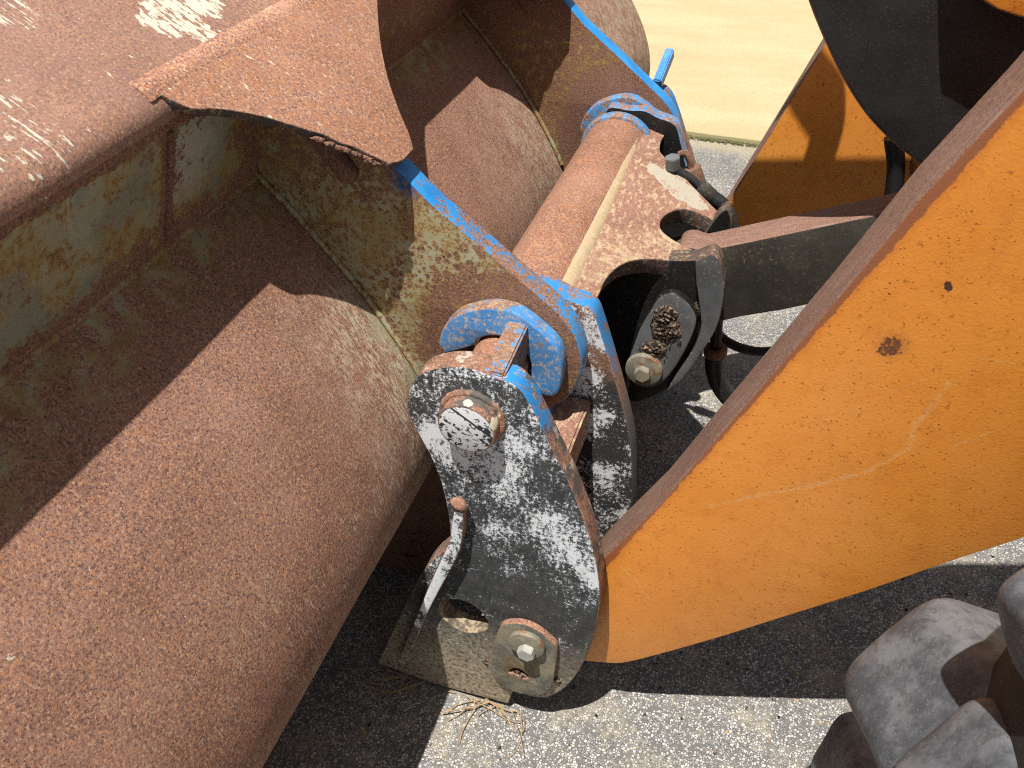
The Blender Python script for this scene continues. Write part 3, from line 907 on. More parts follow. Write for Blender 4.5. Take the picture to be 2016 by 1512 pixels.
def box(name, mats, lo, hi, parent, bev=0.004, **k):
    bm = bmesh.new()
    bmesh.ops.create_cube(bm, size=1.0)
    for v in bm.verts:
        v.co = Vector([lo[i] + (v.co[i] + 0.5) * (hi[i] - lo[i]) for i in range(3)])
    bmesh.ops.bevel(bm, geom=list(bm.edges), offset=bev, segments=2, affect='EDGES')
    return from_bm(name, bm, mats, parent, 40, **k)
def clods(name, parent, centers, mats, n, spread, size, normal=(0, -1, 0), **k):
    """Caked dirt: low, ragged, lumpy mounds lying on a face that looks towards -y."""
    bm = bmesh.new()
    for c, w in centers:
        R0 = spread * 1.5 * (0.6 + 0.4 * w)
        NR, NA = 18, 56
        rows = []
        for i in range(NR + 1):
            row = []
            for j in range(NA):
                a = 2 * math.pi * j / NA
                rag = 1 + 0.45 * mnoise.noise(Vector((math.cos(a) * 1.7 + c[0] * 50, math.sin(a) * 1.7, c[2] * 50)))
                r = R0 * rag * (i / NR)
                x, z = c[0] + r * math.cos(a), c[2] + r * math.sin(a) * 1.1
                q = Vector((x * 170, 3.3, z * 170))
                hgt = (1 - (i / NR) ** 2) * (0.45 + 0.8 * mnoise.noise(q) + 0.45 * mnoise.noise(q * 2.3)) * size * 1.5
                row.append(bm.verts.new((x, c[1] - max(0.0, hgt) + (0.002 if i == NR else 0), z)))
            rows.append(row)
        for A, B in zip(rows, rows[1:]):
            for j in range(NA):
                bm.faces.new((A[j], A[(j+1) % NA], B[(j+1) % NA], B[j]))
        for i in range(int(n * w * 0.10)):
            s = size * random.uniform(0.2, 0.6)
            a, r = random.uniform(0, 6.283), R0 * random.uniform(0.2, 1.25)
            o = bmesh.ops.create_icosphere(bm, subdivisions=1, radius=s)
            for v in o['verts']:
                v.co *= 1 + 0.5 * mnoise.noise(v.co * 500 + Vector((i, c[0] * 9, 0)))
                v.co += Vector((c[0] + r * math.cos(a), c[1] - s * 0.3, c[2] + r * math.sin(a)))
    bmesh.ops.recalc_face_normals(bm, faces=bm.faces)
    return from_bm(name, bm, mats, parent, 30, kind='stuff', **k)

# ------------------------------------------------------------------ the ground
def sheet(name, mats, x0, x1, y0, y1, z, nx, ny, amp=0.0, thick=0.0, edge=0.0, **k):
    bm = bmesh.new()
    V = []
    for j in range(ny + 1):
        row = []
        for i in range(nx + 1):
            x, y = x0 + (x1 - x0) * i / nx, y0 + (y1 - y0) * j / ny
            if j == 0 and edge:
                y += edge * mnoise.noise(Vector((x * 4, 0, 3))) + edge * 0.5 * mnoise.noise(Vector((x * 19, 0, 5)))
            row.append(bm.verts.new((x, y, z + amp * mnoise.noise(Vector((x * 2, y * 2, 0))))))
        V.append(row)
    for j in range(ny):
        for i in range(nx):
            bm.faces.new((V[j][i], V[j][i+1], V[j+1][i+1], V[j+1][i]))
    if thick:
        low = [bm.verts.new((v.co.x, v.co.y - 0.004, v.co.z - thick)) for v in V[0]]
        for i in range(nx):
            bm.faces.new((low[i], low[i+1], V[0][i+1], V[0][i]))
    o = from_bm(name, bm, mats, None, 60)
    o['kind'] = 'structure'
    return o
sheet("asphalt_ground", [ASPHALT], -60, 60, -60, 60, 0.0, 8, 8)
sheet("concrete_pavement", [CONCRETE], -12, 12, 2.885, 40, 0.022, 240, 8, 0.0, 0.03, 0.012)
bm = bmesh.new()
for i in range(1500):
    x = random.uniform(-0.9, 0.9)
    y = 2.868 + 0.012 * mnoise.noise(Vector((x * 4, 0, 3))) + random.gauss(0, 0.009)
    s = random.uniform(0.0015, 0.0050)
    r = bmesh.ops.create_icosphere(bm, subdivisions=1, radius=s)
    for v in r['verts']:
        v.co = Vector((v.co.x * 1.6, v.co.y, v.co.z * 0.8)) + Vector((x, y, 0.008))
from_bm("moss", bm, [MOSS], None, 0, kind='stuff')
# loose grit and sandy pellets scattered on the asphalt
bm = bmesh.new()
for i in range(420):
    x, y = random.uniform(-0.55, 0.9), random.uniform(-0.25, 1.2)
    s = random.uniform(0.0015, 0.0042)
    r = bmesh.ops.create_icosphere(bm, subdivisions=1, radius=s)
    for v in r['verts']:
        v.co *= 1 + 0.4 * mnoise.noise(v.co * 600 + Vector((i, 0, 0)))
        v.co += Vector((x, y, s * 0.4))
from_bm("grit", bm, [DIRT], None, 0, kind='stuff')

# ------------------------------------------------------------------ the bucket
YC = 0.59                      # the middle of the coupler; far parts mirror the near ones about it
DY = 0.86                      # from the near rib to the far one
bucket = thing("loader_bucket", (-0.9, 0.47, 0.0), "rusty brown loader bucket seen from behind, its blue-edged ribs hooked on the black coupler", "loader bucket")
BY0, BY1 = -1.25, 2.03
shell_prof = smooth_path([(-0.742, 1.030), (-0.70, 0.988), (-0.659, 0.942), (-0.592, 0.859), (-0.547, 0.791), (-0.503, 0.714), (-0.477, 0.645),
                          (-0.4665, 0.580), (-0.470, 0.535), (-0.4850, 0.492), (-0.515, 0.438), (-0.57, 0.362), (-0.65, 0.265), (-0.76, 0.155), (-0.90, 0.06), (-1.05, 0.025), (-1.6, 0.02)], False, 6)
shell = loft("shell", [SHELL], shell_prof, BY0, BY1, 120, 0.022, bucket, 0.0012)
SL = -0.60
sp_prof = [Vector((-1.75, 1.240 + 0.60 * (1.75 - 0.690))), Vector((-1.2, 1.240 + 0.60 * (1.2 - 0.690)))]
# rounded press-brake bend from the spill plate down into the back plate
sp_prof += [Vector((-0.74, 1.240 + 0.60 * 0.05)), Vector((-0.706, 1.240 + 0.60 * 0.016))]
p_in, p_c, p_out = Vector((-0.702, 1.240 - SL * 0.012)), Vector((-0.6680, 1.2268)), Vector((-0.6745, 1.2030))
for k in range(9):
    t = k / 8
    sp_prof.append(p_in * (1-t)**2 + p_c * 2*t*(1-t) + p_out * t*t)
for t in (0.25, 0.5, 0.75, 1.0):
    sp_prof.append(p_out.lerp(Vector((-0.7335, 1.0195)), t))
n_top = 13
spill = loft("spill_plate", [SPILL], [Vector(p) for p in sp_prof[:n_top]], BY0, BY1, 100, 0.022, bucket, 0.001)
back = loft("back_plate", [BACKPLATE], [Vector(p) for p in sp_prof[n_top - 1:]], BY0, BY1, 100, 0.022, bucket, 0.001)
weld("weld_bead", [(-0.738, BY0, 1.024), (-0.738, 0.14, 1.024)], 0.010, bucket, [SHELL], 0.8)
weld("weld_bead", [(-0.738, 0.18, 1.024), (-0.738, 1.0, 1.024)], 0.010, bucket, [SHELL], 0.8)
weld("weld_bead", [(-0.678, -0.085, 1.19), (-0.728, -0.085, 1.035)], 0.006, bucket, [RUST_DARK], 0.7)

# end plate at the far side
end_out = [(p.x, p.y) for p in shell_prof[::3]] + [(-1.7, 0.02), (-1.75, 1.80), (-1.2, 1.52), (-0.72, 1.23), (-0.70, 1.15)]
plate("end_plate", [RUST, RUST], [(x - 0.001, z, 1) for x, z in end_out], BY1 - 0.03, BY1 - 0.005, bucket, n=1)

# ribs with their hook, boss, round bar and gusset
ctr = (-0.343, 0.785)
def arc(r, a0, a1, n):
    return [(ctr[0] + r * math.cos(math.radians(a0 + (a1 - a0) * i / n)), ctr[1] + r * math.sin(math.radians(a0 + (a1 - a0) * i / n))) for i in range(n + 1)]
rib_out = [(-0.745, 1.02), (-0.69, 1.185, 1), (-0.640, 1.168, 1), (-0.497, 1.064, 1), (-0.453, 1.022), (-0.432, 1.006), (-0.385, 0.971), (-0.339, 0.936), (-0.292, 0.900)]
rib_out += arc(0.122, 52, -52, 7)
rib_out += [(-0.268, 0.672), (-0.295, 0.664, 1)]
rib_out += arc(0.058, -50, 150, 8)
rib_out += [(-0.420, 0.775, 1), (-0.45, 0.70), (-0.476, 0.62, 1), (-0.50, 0.62, 1), (-0.53, 0.70), (-0.60, 0.82), (-0.67, 0.90), (-0.752, 1.0)]
boss_out = [(-0.4333, 0.7812, 1), (-0.4427, 0.7968), (-0.4379, 0.8212), (-0.4268, 0.8417), (-0.4054, 0.8632), (-0.3616, 0.8826), (-0.3295, 0.8850), (-0.3038, 0.8753), (-0.2708, 0.8517), (-0.2524, 0.8309), (-0.2451, 0.8041), (-0.2456, 0.7747), (-0.2495, 0.7496), (-0.2597, 0.7388), (-0.2720, 0.7386, 1), (-0.2844, 0.7466), (-0.2945, 0.7623)]
boss_out = boss_out[:-2] + [(p[0], p[1]) for p in arc(0.050, -48, 155, 10)][0:]
def rib_set(dy, first):
    r = plate("rib", [RIBFACE if first else RIBFACE_FAR, BLUE_RIM if first else BLUE_CLEAN], rib_out, 0.14 + dy, 0.18 + dy, bucket, bev=0.004,
              label="near rib with worn blue edge and yellowed paint" if first else "far rib with clean blue edge")
    if first:
        plate("boss", [BLUE_BOSS, BLUE_BOSS_RIM], boss_out, 0.110, 0.139, r, bev=0.004, label="horseshoe boss in chipped blue paint")
    plate("boss", [BLUE_WORN, BLUE_WORN], boss_out, (0.181 if first else 0.110) + dy, (0.195 if first else 0.139) + dy, r, bev=0.004)
    # welds where the rib meets shell and back plate
    w = [(p.x + 0.003, 0.137 + dy, p.y + 0.004) for p in shell_prof[1:33]]
    weld("weld_bead", w, 0.0055, r, [RIBFACE], 0.9, None, 0.006, 0.05)
    # the slanting round bar welded on the rib face
    hose("bar", [RUST_DARK], [(-0.655, 0.135 + dy, 1.160), (-0.618, 0.135 + dy, 1.110), (-0.578, 0.135 + dy, 1.054)], 0.017, r, 3, 14)
    bm = bmesh.new()
    bmesh.ops.create_uvsphere(bm, u_segments=14, v_segments=10, radius=0.017)
    for v in bm.verts:
        v.co += Vector((-0.578, 0.135 + dy, 1.054))
    from_bm("bar_end", bm, [RUST_DARK], r, 60)
    return r
rib = rib_set(0.0, True)
rib2 = rib_set(DY, False)

G0 = (-0.684, 1.2365)
GS = -0.742
gus = [(0.0267, -0.0767, 1), (0.0356, -0.0697), (0.0516, -0.0434), (0.0710, -0.0178), (0.0932, 0.0060), (0.1136, 0.0225), (0.1375, 0.0413), (0.1563, 0.0571), (0.1772, 0.0662), (0.1930, 0.0794), (0.2084, 0.0850), (0.2234, 0.0932), (0.2378, 0.1000, 1), (0.2473, 0.1252), (0.2480, 0.1641, 1), (0.2279, 0.1876), (0.1944, 0.2171), (0.1492, 0.2645), (0.1025, 0.3272), (0.0498, 0.4144), (0.0108, 0.4946), (-0.0205, 0.5773, 1)]
# square the base of the gusset on the bend and roughen its torn near edge
gus[0] = (-0.008, gus[0][1] - 0.012, 1)
gus[-1] = (-0.008, gus[-1][1], 1)
gus_near = gus[:]
slope_plate("gusset", [GUSSET, CUT, RUST_DARK], gus_near, G0[0], G0[1], GS, 0.013, bucket, bev=0.002, n=6, label="near gusset with its torn edge towards the camera")
gus_far = [(p[0], p[1] + DY) + tuple(p[2:]) for p in gus]
slope_plate("gusset", [GUSSET, CUT, RUST_DARK], gus_far, G0[0], G0[1], GS, 0.013, bucket, bev=0.002, n=6)
yb0, yb1 = gus[0][1] - 0.012, gus[-1][1]
for dy in (0.0, DY):
    weld("weld_bead", [(-0.694, yb0 + dy, 1.2395), (-0.694, yb1 + dy, 1.2395)], 0.0175, bucket, [SPILL_WELD], 0.26, (0.5, 0, 0.85), 0.006, 0.02)
# torn flakes along the lip of the near gusset
u_ = Vector((1, 0, GS)).normalized()
bm = bmesh.new()
lip = [Vector(p[:2]) for p in gus[6:12]]
for i in range(46):
    k = random.uniform(0, len(lip) - 1.001)
    q = lip[int(k)].lerp(lip[int(k) + 1], k % 1)
    p = Vector((G0[0], q.y - random.uniform(0, 0.003), G0[1])) + u_ * q.x + Vector((0, 0, -0.008))
    s = random.uniform(0.003, 0.008)
    r = bmesh.ops.create_icosphere(bm, subdivisions=1, radius=s)
    for v in r['verts']:
        v.co = Vector((v.co.x * 1.3, v.co.y * 0.5, v.co.z * 0.55)) * (1 + 0.5 * mnoise.noise(v.co * 500 + Vector((i, 0, 0)))) + p
from_bm("torn_lip", bm, [RUST_DARK], bucket, 0, kind='stuff')

# the lug low on the back of the bucket, glimpsed below the coupler
lug = plate("lower_lug", [RUST_DARK, RUST_DARK], [(-0.4805, 0.4862, 1), (-0.4594, 0.3842), (-0.4789, 0.3050, 1), (-0.4877, 0.2374), (-0.5043, 0.1994, 1), (-0.5235, 0.1461), (-0.5366, 0.0862, 1), (-0.5969, 0.0834), (-0.6537, 0.0647, 1), (-0.7620, 0.2233, 1), (-0.6087, 0.4482, 1)], 0.20, 0.24, bucket)
bm = bmesh.new()
pts = [(-0.587 + 0.032 * math.cos(math.radians(a)), 0.196, 0.160 + 0.032 * math.sin(math.radians(a))) for a in range(-110, 60, 12)]
tube_path(bm, pts, 0.007, 8)
from_bm("ring_weld", bm, [RUST_DARK], lug, 60)

# ------------------------------------------------------------------ the coupler
coup = thing("quick_coupler", (-0.3, 0.59, 0.0), "rusty and black quick coupler gripping the bucket ribs, white scuffs on its side plate", "quick coupler")
side_out = [(-0.5795, 0.0245, 1), (-0.4838, 0.2930), (-0.4396, 0.3976), (-0.4044, 0.4517), (-0.3969, 0.4729), (-0.3961, 0.5253), (-0.4000, 0.5702), (-0.4071, 0.6169), (-0.4197, 0.6633), (-0.4327, 0.6950), (-0.4499, 0.7421), (-0.4514, 0.7638), (-0.4450, 0.7920), (-0.4353, 0.8136), (-0.4180, 0.8338), (-0.3846, 0.8503), (-0.3555, 0.8566), (-0.3367, 0.8558), (-0.3086, 0.8484), (-0.2857, 0.8452), (-0.2664, 0.8255), (-0.2464, 0.7857), (-0.2222, 0.7304), (-0.1979, 0.6775), (-0.1716, 0.6064), (-0.1535, 0.5456), (-0.1416, 0.4877), (-0.1347, 0.4203), (-0.1394, 0.3154), (-0.1567, 0.2120), (-0.1812, 0.1376), (-0.2075, 0.0941), (-0.2294, 0.0754), (-0.2871, 0.0670, 1), (-0.2946, 0.0188, 1), (-0.4595, 0.0097)]
slot = [(-0.4252, 0.2644), (-0.4261, 0.2824), (-0.4160, 0.3033), (-0.3860, 0.3159), (-0.3571, 0.3088), (-0.3383, 0.2852), (-0.3328, 0.2646), (-0.3390, 0.2477), (-0.3604, 0.2302), (-0.3847, 0.2240), (-0.4075, 0.2345), (-0.4229, 0.2497)]
sp1 = plate("side_plate", [BLACKW, PLATE_RIM], side_out, 0.0, 0.04, coup, [slot], 0.003, 4, label="near side plate, black with white scuffs")
sp2 = plate("side_plate", [INNER_FACE, PLATE_RIM], side_out, 2 * YC - 0.04, 2 * YC, coup, [slot], 0.003, 4)
# stiffening strip along the front edge of the near plate
plate("guard_strip", [STRIP, PLATE_RIM], [(-0.3771, 0.5782, 1), (-0.3832, 0.5412), (-0.3887, 0.5006), (-0.4082, 0.4425), (-0.4313, 0.3714), (-0.4644, 0.2656), (-0.4925, 0.1728), (-0.5218, 0.0850, 1), (-0.5028, 0.0889, 1), (-0.4728, 0.1818), (-0.4436, 0.2746), (-0.4150, 0.3566), (-0.3908, 0.4223), (-0.3707, 0.4830), (-0.3636, 0.5298), (-0.3599, 0.5794, 1)], -0.022, -0.001, sp1, bev=0.003)
bm = bmesh.new()
bmesh.ops.create_icosphere(bm, subdivisions=3, radius=0.0125)
q0 = [(-0.3686, -0.0200, 0.5955)][0]
for v in bm.verts:
    v.co = Vector((v.co.x * 1.15, v.co.y * 0.7, v.co.z * 1.0)) * (1 + 0.25 * mnoise.noise(v.co * 90)) + Vector(q0)
from_bm("strip_weld", bm, [RUST], sp1, 80)
# hinge pin with its scuffed end
pc = [(-0.3475, 0.7657)][0]
pin = cyl("hinge_pin", [PIN_SIDE, PIN_END], (pc[0], -0.028, pc[1]), (pc[0], 0.20, pc[1]), 0.0440, coup, bev=0.003, endmat=True, seg=64)
weld("pin_weld", [(pc[0] + 0.0455 * math.cos(a * 0.1), 0.000, pc[1] + 0.0455 * math.sin(a * 0.1)) for a in range(64)], 0.0065, pin, [PIN_SIDE], 1.0)
cyl("pin_sleeve", [TUBE], (ctr[0], 0.0405, ctr[1]), (ctr[0], 0.199, ctr[1]), 0.0450, pin, bev=0.002, seg=64)
cyl("hinge_pin", [PIN_SIDE, PIN_END], (pc[0], 0.98, pc[1]), (pc[0], 2 * YC + 0.04, pc[1]), 0.05, coup, bev=0.003, endmat=True)
# stop bars lying over the pins
def bar3(name, a, b, w, h, mats, parent, **k):
    a, b = Vector(a), Vector(b)
    d = (b - a).normalized()
    s = Vector((d.y, -d.x, 0)).normalized()
    t = s.cross(d)
    bm = bmesh.new()
    V = []
    for c in (a, b):
        V.append([bm.verts.new(c + s * sx * w / 2 + t * tz * h) for sx, tz in ((-1, 0), (1, 0), (1, -1), (-1, -1))])
    for i in range(4):
        bm.faces.new((V[0][i], V[0][(i+1) % 4], V[1][(i+1) % 4], V[1][i]))
    bm.faces.new(V[0])
    bm.faces.new(V[1])
    bmesh.ops.recalc_face_normals(bm, faces=bm.faces)
    bmesh.ops.bevel(bm, geom=list(bm.edges), offset=0.003, segments=2, affect='EDGES')
    return from_bm(name, bm, mats, parent, 40, **k)
bar3("stop_bar", (-0.3155, 0.004, 0.853), (-0.3145, 0.118, 0.868), 0.032, 0.054, [BLUE_RUSTY], coup)
bar3("stop_bar", (-0.302, 1.12, 0.875), (-0.293, 1.212, 0.922), 0.020, 0.028, [BLUE_TAB], coup)
# keeper plate with washer and bolt, low on the near side plate
kp = plate("keeper_plate", [KEEPER, RUST], [(-0.3074, 0.2812), (-0.3005, 0.2980), (-0.2807, 0.3128), (-0.2564, 0.3176), (-0.2331, 0.3101), (-0.2123, 0.2924), (-0.1997, 0.2753), (-0.1997, 0.2215), (-0.2052, 0.1489), (-0.2172, 0.1185), (-0.2388, 0.1001), (-0.2733, 0.0927), (-0.3040, 0.1053), (-0.3222, 0.1275), (-0.3309, 0.1575), (-0.3242, 0.1940), (-0.3165, 0.2428)], -0.014, -0.0005, sp1,
           [[(-0.2895, 0.1575), (-0.2805, 0.1704), (-0.2687, 0.1745), (-0.2567, 0.1670), (-0.2506, 0.1531), (-0.2605, 0.1482), (-0.2755, 0.1543), (-0.2865, 0.1522)]], 0.003, 4)
bc = [(-0.2531, -0.0200, 0.2713)][0]
cyl("washer", [WASHER], (bc[0], -0.026, bc[2]), (bc[0], -0.0145, bc[2]), 0.0335, kp, seg=40, bev=0.003)
hexnut("bolt", [ZINC], (bc[0] + 0.003, -0.041, bc[2] - 0.006), (bc[0] + 0.003, -0.0262, bc[2] - 0.006), 0.0165, kp)
kc = [(-0.2702, -0.0120, 0.1488)][0]
clods("dirt", kp, [((kc[0], -0.011, kc[2] - 0.004), 1.0)], [DIRT], 110, 0.009, 0.0030)
sidec = [(-0.3384, -0.0020, 0.1479), (-0.1980, -0.0020, 0.1544)]
clods("dirt", sp1, [(sidec[0], 0.5), (sidec[1], 0.5)], [DIRT], 80, 0.006, 0.0028)
# inner side plates
in_out = [(-0.3264, 0.8703, 1), (-0.2939, 0.8723), (-0.2628, 0.8611), (-0.2368, 0.8554), (-0.2219, 0.8454), (-0.2125, 0.8246), (-0.1933, 0.7700), (-0.1673, 0.6907), (-0.1440, 0.6084), (-0.1332, 0.5359), (-0.1283, 0.4713), (-0.1309, 0.4169), (-0.1543, 0.3379), (-0.2047, 0.2681, 1)]
in_out += [(-0.30, 0.10, 1), (-0.42, 0.05, 1), (-0.40, 0.25), (-0.375, 0.45), (-0.30, 0.62), (-0.36, 0.74), (-0.38, 0.86)]
ip1 = plate("inner_plate", [INNER_FACE, INNER_RIM], in_out, 0.20, 0.24, coup, label="near inner plate with blue top edge")
ip2 = plate("inner_plate", [GREASE_SHADE, BLUE_WORN], in_out, 2 * YC - 0.24, 2 * YC - 0.20, coup)
box("spacer", [TOPPLATE], (-0.315, 0.041, 0.600), (-0.215, 0.199, 0.675), coup)
cyl("lock_pin", [GREASE_SHADE], (-0.264, 0.03, 0.234), (-0.264, 0.30, 0.234), 0.045, coup)
cyl("lock_pin", [GREASE_SHADE], (-0.264, 0.90, 0.234), (-0.264, 1.16, 0.234), 0.045, coup)
# cross tube between the hooks
tube = cyl("cross_tube", [TUBE], (ctr[0], 0.241, ctr[1]), (ctr[0], 0.939, ctr[1]), 0.075, coup, bev=0.001, seg=72)
cyl("tube_collar", [BLUE_WORN], (ctr[0], 0.905, ctr[1]), (ctr[0], 0.938, ctr[1]), 0.083, tube, bev=0.008, seg=72)
# top plate with its two cut-outs
TP = (-0.29, 0.836, -0.30)
tp_out = [(0.0050, 0.2373, 1), (0.0428, 0.2602, 1), (0.0586, 0.2816), (0.0590, 0.3297), (0.0650, 0.3729), (0.0814, 0.4156), (0.1113, 0.4506), (0.1505, 0.4752), (0.1938, 0.4867, 1), (0.2011, 0.5200, 1), (0.1864, 0.5418), (0.1592, 0.5461, 1), (0.1468, 0.5473), (0.1336, 0.5519), (0.1186, 0.5609), (0.1097, 0.5795), (0.1101, 0.6087), (0.1206, 0.6412), (0.1400, 0.6691), (0.1703, 0.6807), (0.2095, 0.6782, 1), (0.2170, 0.6933), (0.2067, 0.7192, 1), (0.1579, 0.7619), (0.1091, 0.8083), (0.0648, 0.8472, 1), (0.0517, 0.8660), (0.0456, 0.9142), (0.0503, 0.9699, 1), (-0.0169, 0.9529, 1)]
tp = slope_plate("top_plate", [TOPPLATE, CUT], tp_out, TP[0], TP[1], TP[2], 0.034, coup, bev=0.003)
seam = [(0.0049, 0.2465), (0.0037, 0.3289), (0.0023, 0.4299), (0.0004, 0.5395), (-0.0031, 0.6671), (-0.0084, 0.7963), (-0.0132, 0.8936)]
su = Vector((1, 0, TP[2])).normalized()
weld("dust_ridge", [Vector((TP[0], s[1], TP[1] + 0.001)) + su * s[0] for s in seam], 0.0135, tp, [TAN], 0.28, (0.35, 0, 0.94), 0.005, 0.0)
# lugs that hold the tilt link
lug_out = [(-0.2736, 0.6838, 1), (-0.2268, 0.7690, 1), (-0.1640, 0.7916, 1), (-0.1056, 0.8026, 1), (-0.0778, 0.8201), (-0.0624, 0.8108), (-0.0521, 0.7837), (-0.0440, 0.7427), (-0.0447, 0.6757), (-0.0620, 0.6130), (-0.0915, 0.5414), (-0.1306, 0.4884), (-0.1895, 0.4526), (-0.2430, 0.5320, 1)]
lg = plate("link_lug", [GREASE_SHADE, CUT], lug_out, 0.475, 0.515, coup, bev=0.004, label="near link lug, face coloured near-black as shade")  # the unlit inside is painted into the face colour
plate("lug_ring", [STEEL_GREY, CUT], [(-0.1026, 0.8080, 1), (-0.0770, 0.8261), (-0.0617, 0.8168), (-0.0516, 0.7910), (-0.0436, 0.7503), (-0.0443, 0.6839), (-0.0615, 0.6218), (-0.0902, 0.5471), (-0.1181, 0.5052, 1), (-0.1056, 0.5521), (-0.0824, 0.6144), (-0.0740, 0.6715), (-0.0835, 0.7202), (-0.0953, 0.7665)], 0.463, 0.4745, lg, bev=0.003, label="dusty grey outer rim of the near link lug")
lg2 = plate("link_lug", [GREASE_SHADE, CUT], [(-0.2569, 0.6301, 1), (-0.1899, 0.7034, 1), (-0.1131, 0.7405, 1), (-0.0894, 0.7948), (-0.0745, 0.8113), (-0.0649, 0.7989), (-0.0588, 0.7725), (-0.0596, 0.7158), (-0.0787, 0.6408), (-0.1197, 0.5565), (-0.1859, 0.5683, 1)], 0.665, 0.705, coup, bev=0.004)
fp = plate("flag_plate", [STEEL_GREY, GREASE_SHADE], [(-0.1501, 0.7333), (-0.1598, 0.7203), (-0.1694, 0.6948), (-0.1835, 0.6537), (-0.1910, 0.6187), (-0.1982, 0.5767), (-0.1969, 0.5392), (-0.1825, 0.5144), (-0.1548, 0.5124), (-0.1295, 0.5306), (-0.1093, 0.5698), (-0.0933, 0.6200), (-0.0838, 0.6633), (-0.0824, 0.6944), (-0.0949, 0.7185), (-0.1113, 0.7326), (-0.1314, 0.7394)], 0.455, 0.474, lg, bev=0.004)
wc = [(-0.1656, 0.4440, 0.5629)][0]
cyl("washer", [WASHER], (wc[0], 0.440, wc[2]), (wc[0], 0.4545, wc[2]), 0.036, fp, bev=0.003)
hexnut("bolt", [WASHER], (wc[0], 0.424, wc[2]), (wc[0], 0.4397, wc[2]), 0.016, fp)
fh = [(-0.1388, 0.4520, 0.6875), (-0.1338, 0.4520, 0.6599), (-0.1541, 0.4520, 0.6078)]
clods("dirt", fp, [(fh[0], 1.2), (fh[1], 2.2), (fh[2], 1.4)], [DIRT], 260, 0.0125, 0.0036)
ld = [(-0.0806, 0.4700, 0.7051), (-0.1366, 0.4700, 0.7212), (-0.0731, 0.4700, 0.7614)]
clods("dirt", lg, [(ld[0], 0.8), (ld[1], 0.5), (ld[2], 0.2)], [DIRT], 110, 0.010, 0.0028)
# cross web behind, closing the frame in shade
box("cross_web", [GREASE_SHADE], (-0.31, 0.2405, 0.10), (-0.285, 0.939, 0.70), coup)

# hydraulic fitting and its hose on the far edge of the top plate
ft = [(-0.2008, 0.8000, 0.8218), (-0.2011, 0.8000, 0.8417), (-0.1869, 0.8000, 0.8104), (-0.1623, 0.8000, 0.7983), (-0.1438, 0.8000, 0.7853), (-0.1148, 0.8000, 0.7646), (-0.0930, 0.8000, 0.7519), (-0.0728, 0.8000, 0.7294), (-0.0600, 0.8000, 0.6886)]
fit = hose("hydraulic_fitting", [DARK], [ft[0], ft[2], ft[3], ft[4]], 0.009, coup, 5)
hexnut("hex_cap", [STEEL_GREY], Vector(ft[0]) + Vector((0, 0, -0.006)), Vector(ft[0]) + Vector((-0.004, -0.004, 0.020)), 0.0165, fit)
cyl("ferrule", [DARK_LINK], ft[4], ft[5], 0.017, fit, seg=12, bev=0.002)
hose("hose", [DARK], [ft[5], ft[6], ft[7], ft[8]], 0.0155, fit)
rc = [(-0.2004, 0.8600, 0.8203), (-0.1881, 0.8600, 0.8243), (-0.1756, 0.8600, 0.8102), (-0.1714, 0.8600, 0.7947), (-0.1532, 0.8600, 0.7554)]
hose("rusty_elbow", [RUST_DARK], [rc[0], rc[1], rc[2], rc[3]], 0.007, fit, 5)
cyl("rusty_plug", [RUST_DARK], rc[3], rc[4], 0.021, fit, seg=20)

# hose and bracket hanging under the link
hp = [(-0.0520, 0.6000, 0.6043), (-0.0482, 0.6000, 0.5650), (-0.0440, 0.6000, 0.5298)]
hh = hose("pipe", [GREASE_SHADE], hp, 0.012, coup, 4)
h2 = [(-0.0446, 0.6000, 0.5271), (-0.0405, 0.6000, 0.4855), (-0.0265, 0.6000, 0.4481), (-0.0023, 0.6000, 0.4152), (0.0322, 0.6000, 0.3874)]
hose("lower_hose", [GREASE_SHADE], h2, 0.019, coup)
cyl("hose_clamp", [RUST_DARK], [(-0.0447, 0.6000, 0.5349)][0], [(-0.0431, 0.6000, 0.5169)][0], 0.024, coup, seg=20)
h3 = [(-0.0573, 0.6400, 0.5611), (-0.0386, 0.6400, 0.5341), (-0.0047, 0.6400, 0.5183), (0.0375, 0.6400, 0.5150), (0.0764, 0.6400, 0.5269), (0.1211, 0.6400, 0.5555)]
hose("spring_wire", [GREASE_SHADE], h3, 0.010, coup)

# ------------------------------------------------------------------ the loader
loader = thing("wheel_loader", (0.9, 0.59, 0.0), "orange wheel loader with rusty-edged lift arms, black bellcrank and dusty grey front tyre", "wheel loader")
arm_out = [(-0.2096, 0.0711, 1), (-0.2247, 0.2169), (-0.1917, 0.3529), (-0.1456, 0.4567, 1), (-0.0669, 0.6162, 1), (-0.0044, 0.7736, 1), (0.0954, 1.0177, 1), (0.1538, 1.1704, 1), (0.2111, 1.2936, 1)]
arm_out = [(-0.20, 0.14), (-0.23, 0.20), (-0.215, 0.29), arm_out[3]] + arm_out[4:]
arm_out += [(0.42, 1.80, 1), (0.80, 2.25, 1), (1.5, 2.1, 1), (1.3, 1.62, 1)]
arm_low = [(0.5243, 0.8452, 1), (0.4122, 0.7096), (0.3479, 0.6385), (0.2530, 0.5267), (0.1270, 0.3894), (0.0550, 0.3117), (-0.0246, 0.2310), (-0.0808, 0.1779), (-0.1181, 0.1580)]
arm_out += arm_low
plate("lift_arm", [ORANGE, ARM_EDGE], arm_out, 0.06, 0.14, loader, bev=0.004, n=4, label="near lift arm with bare rusty top edge")
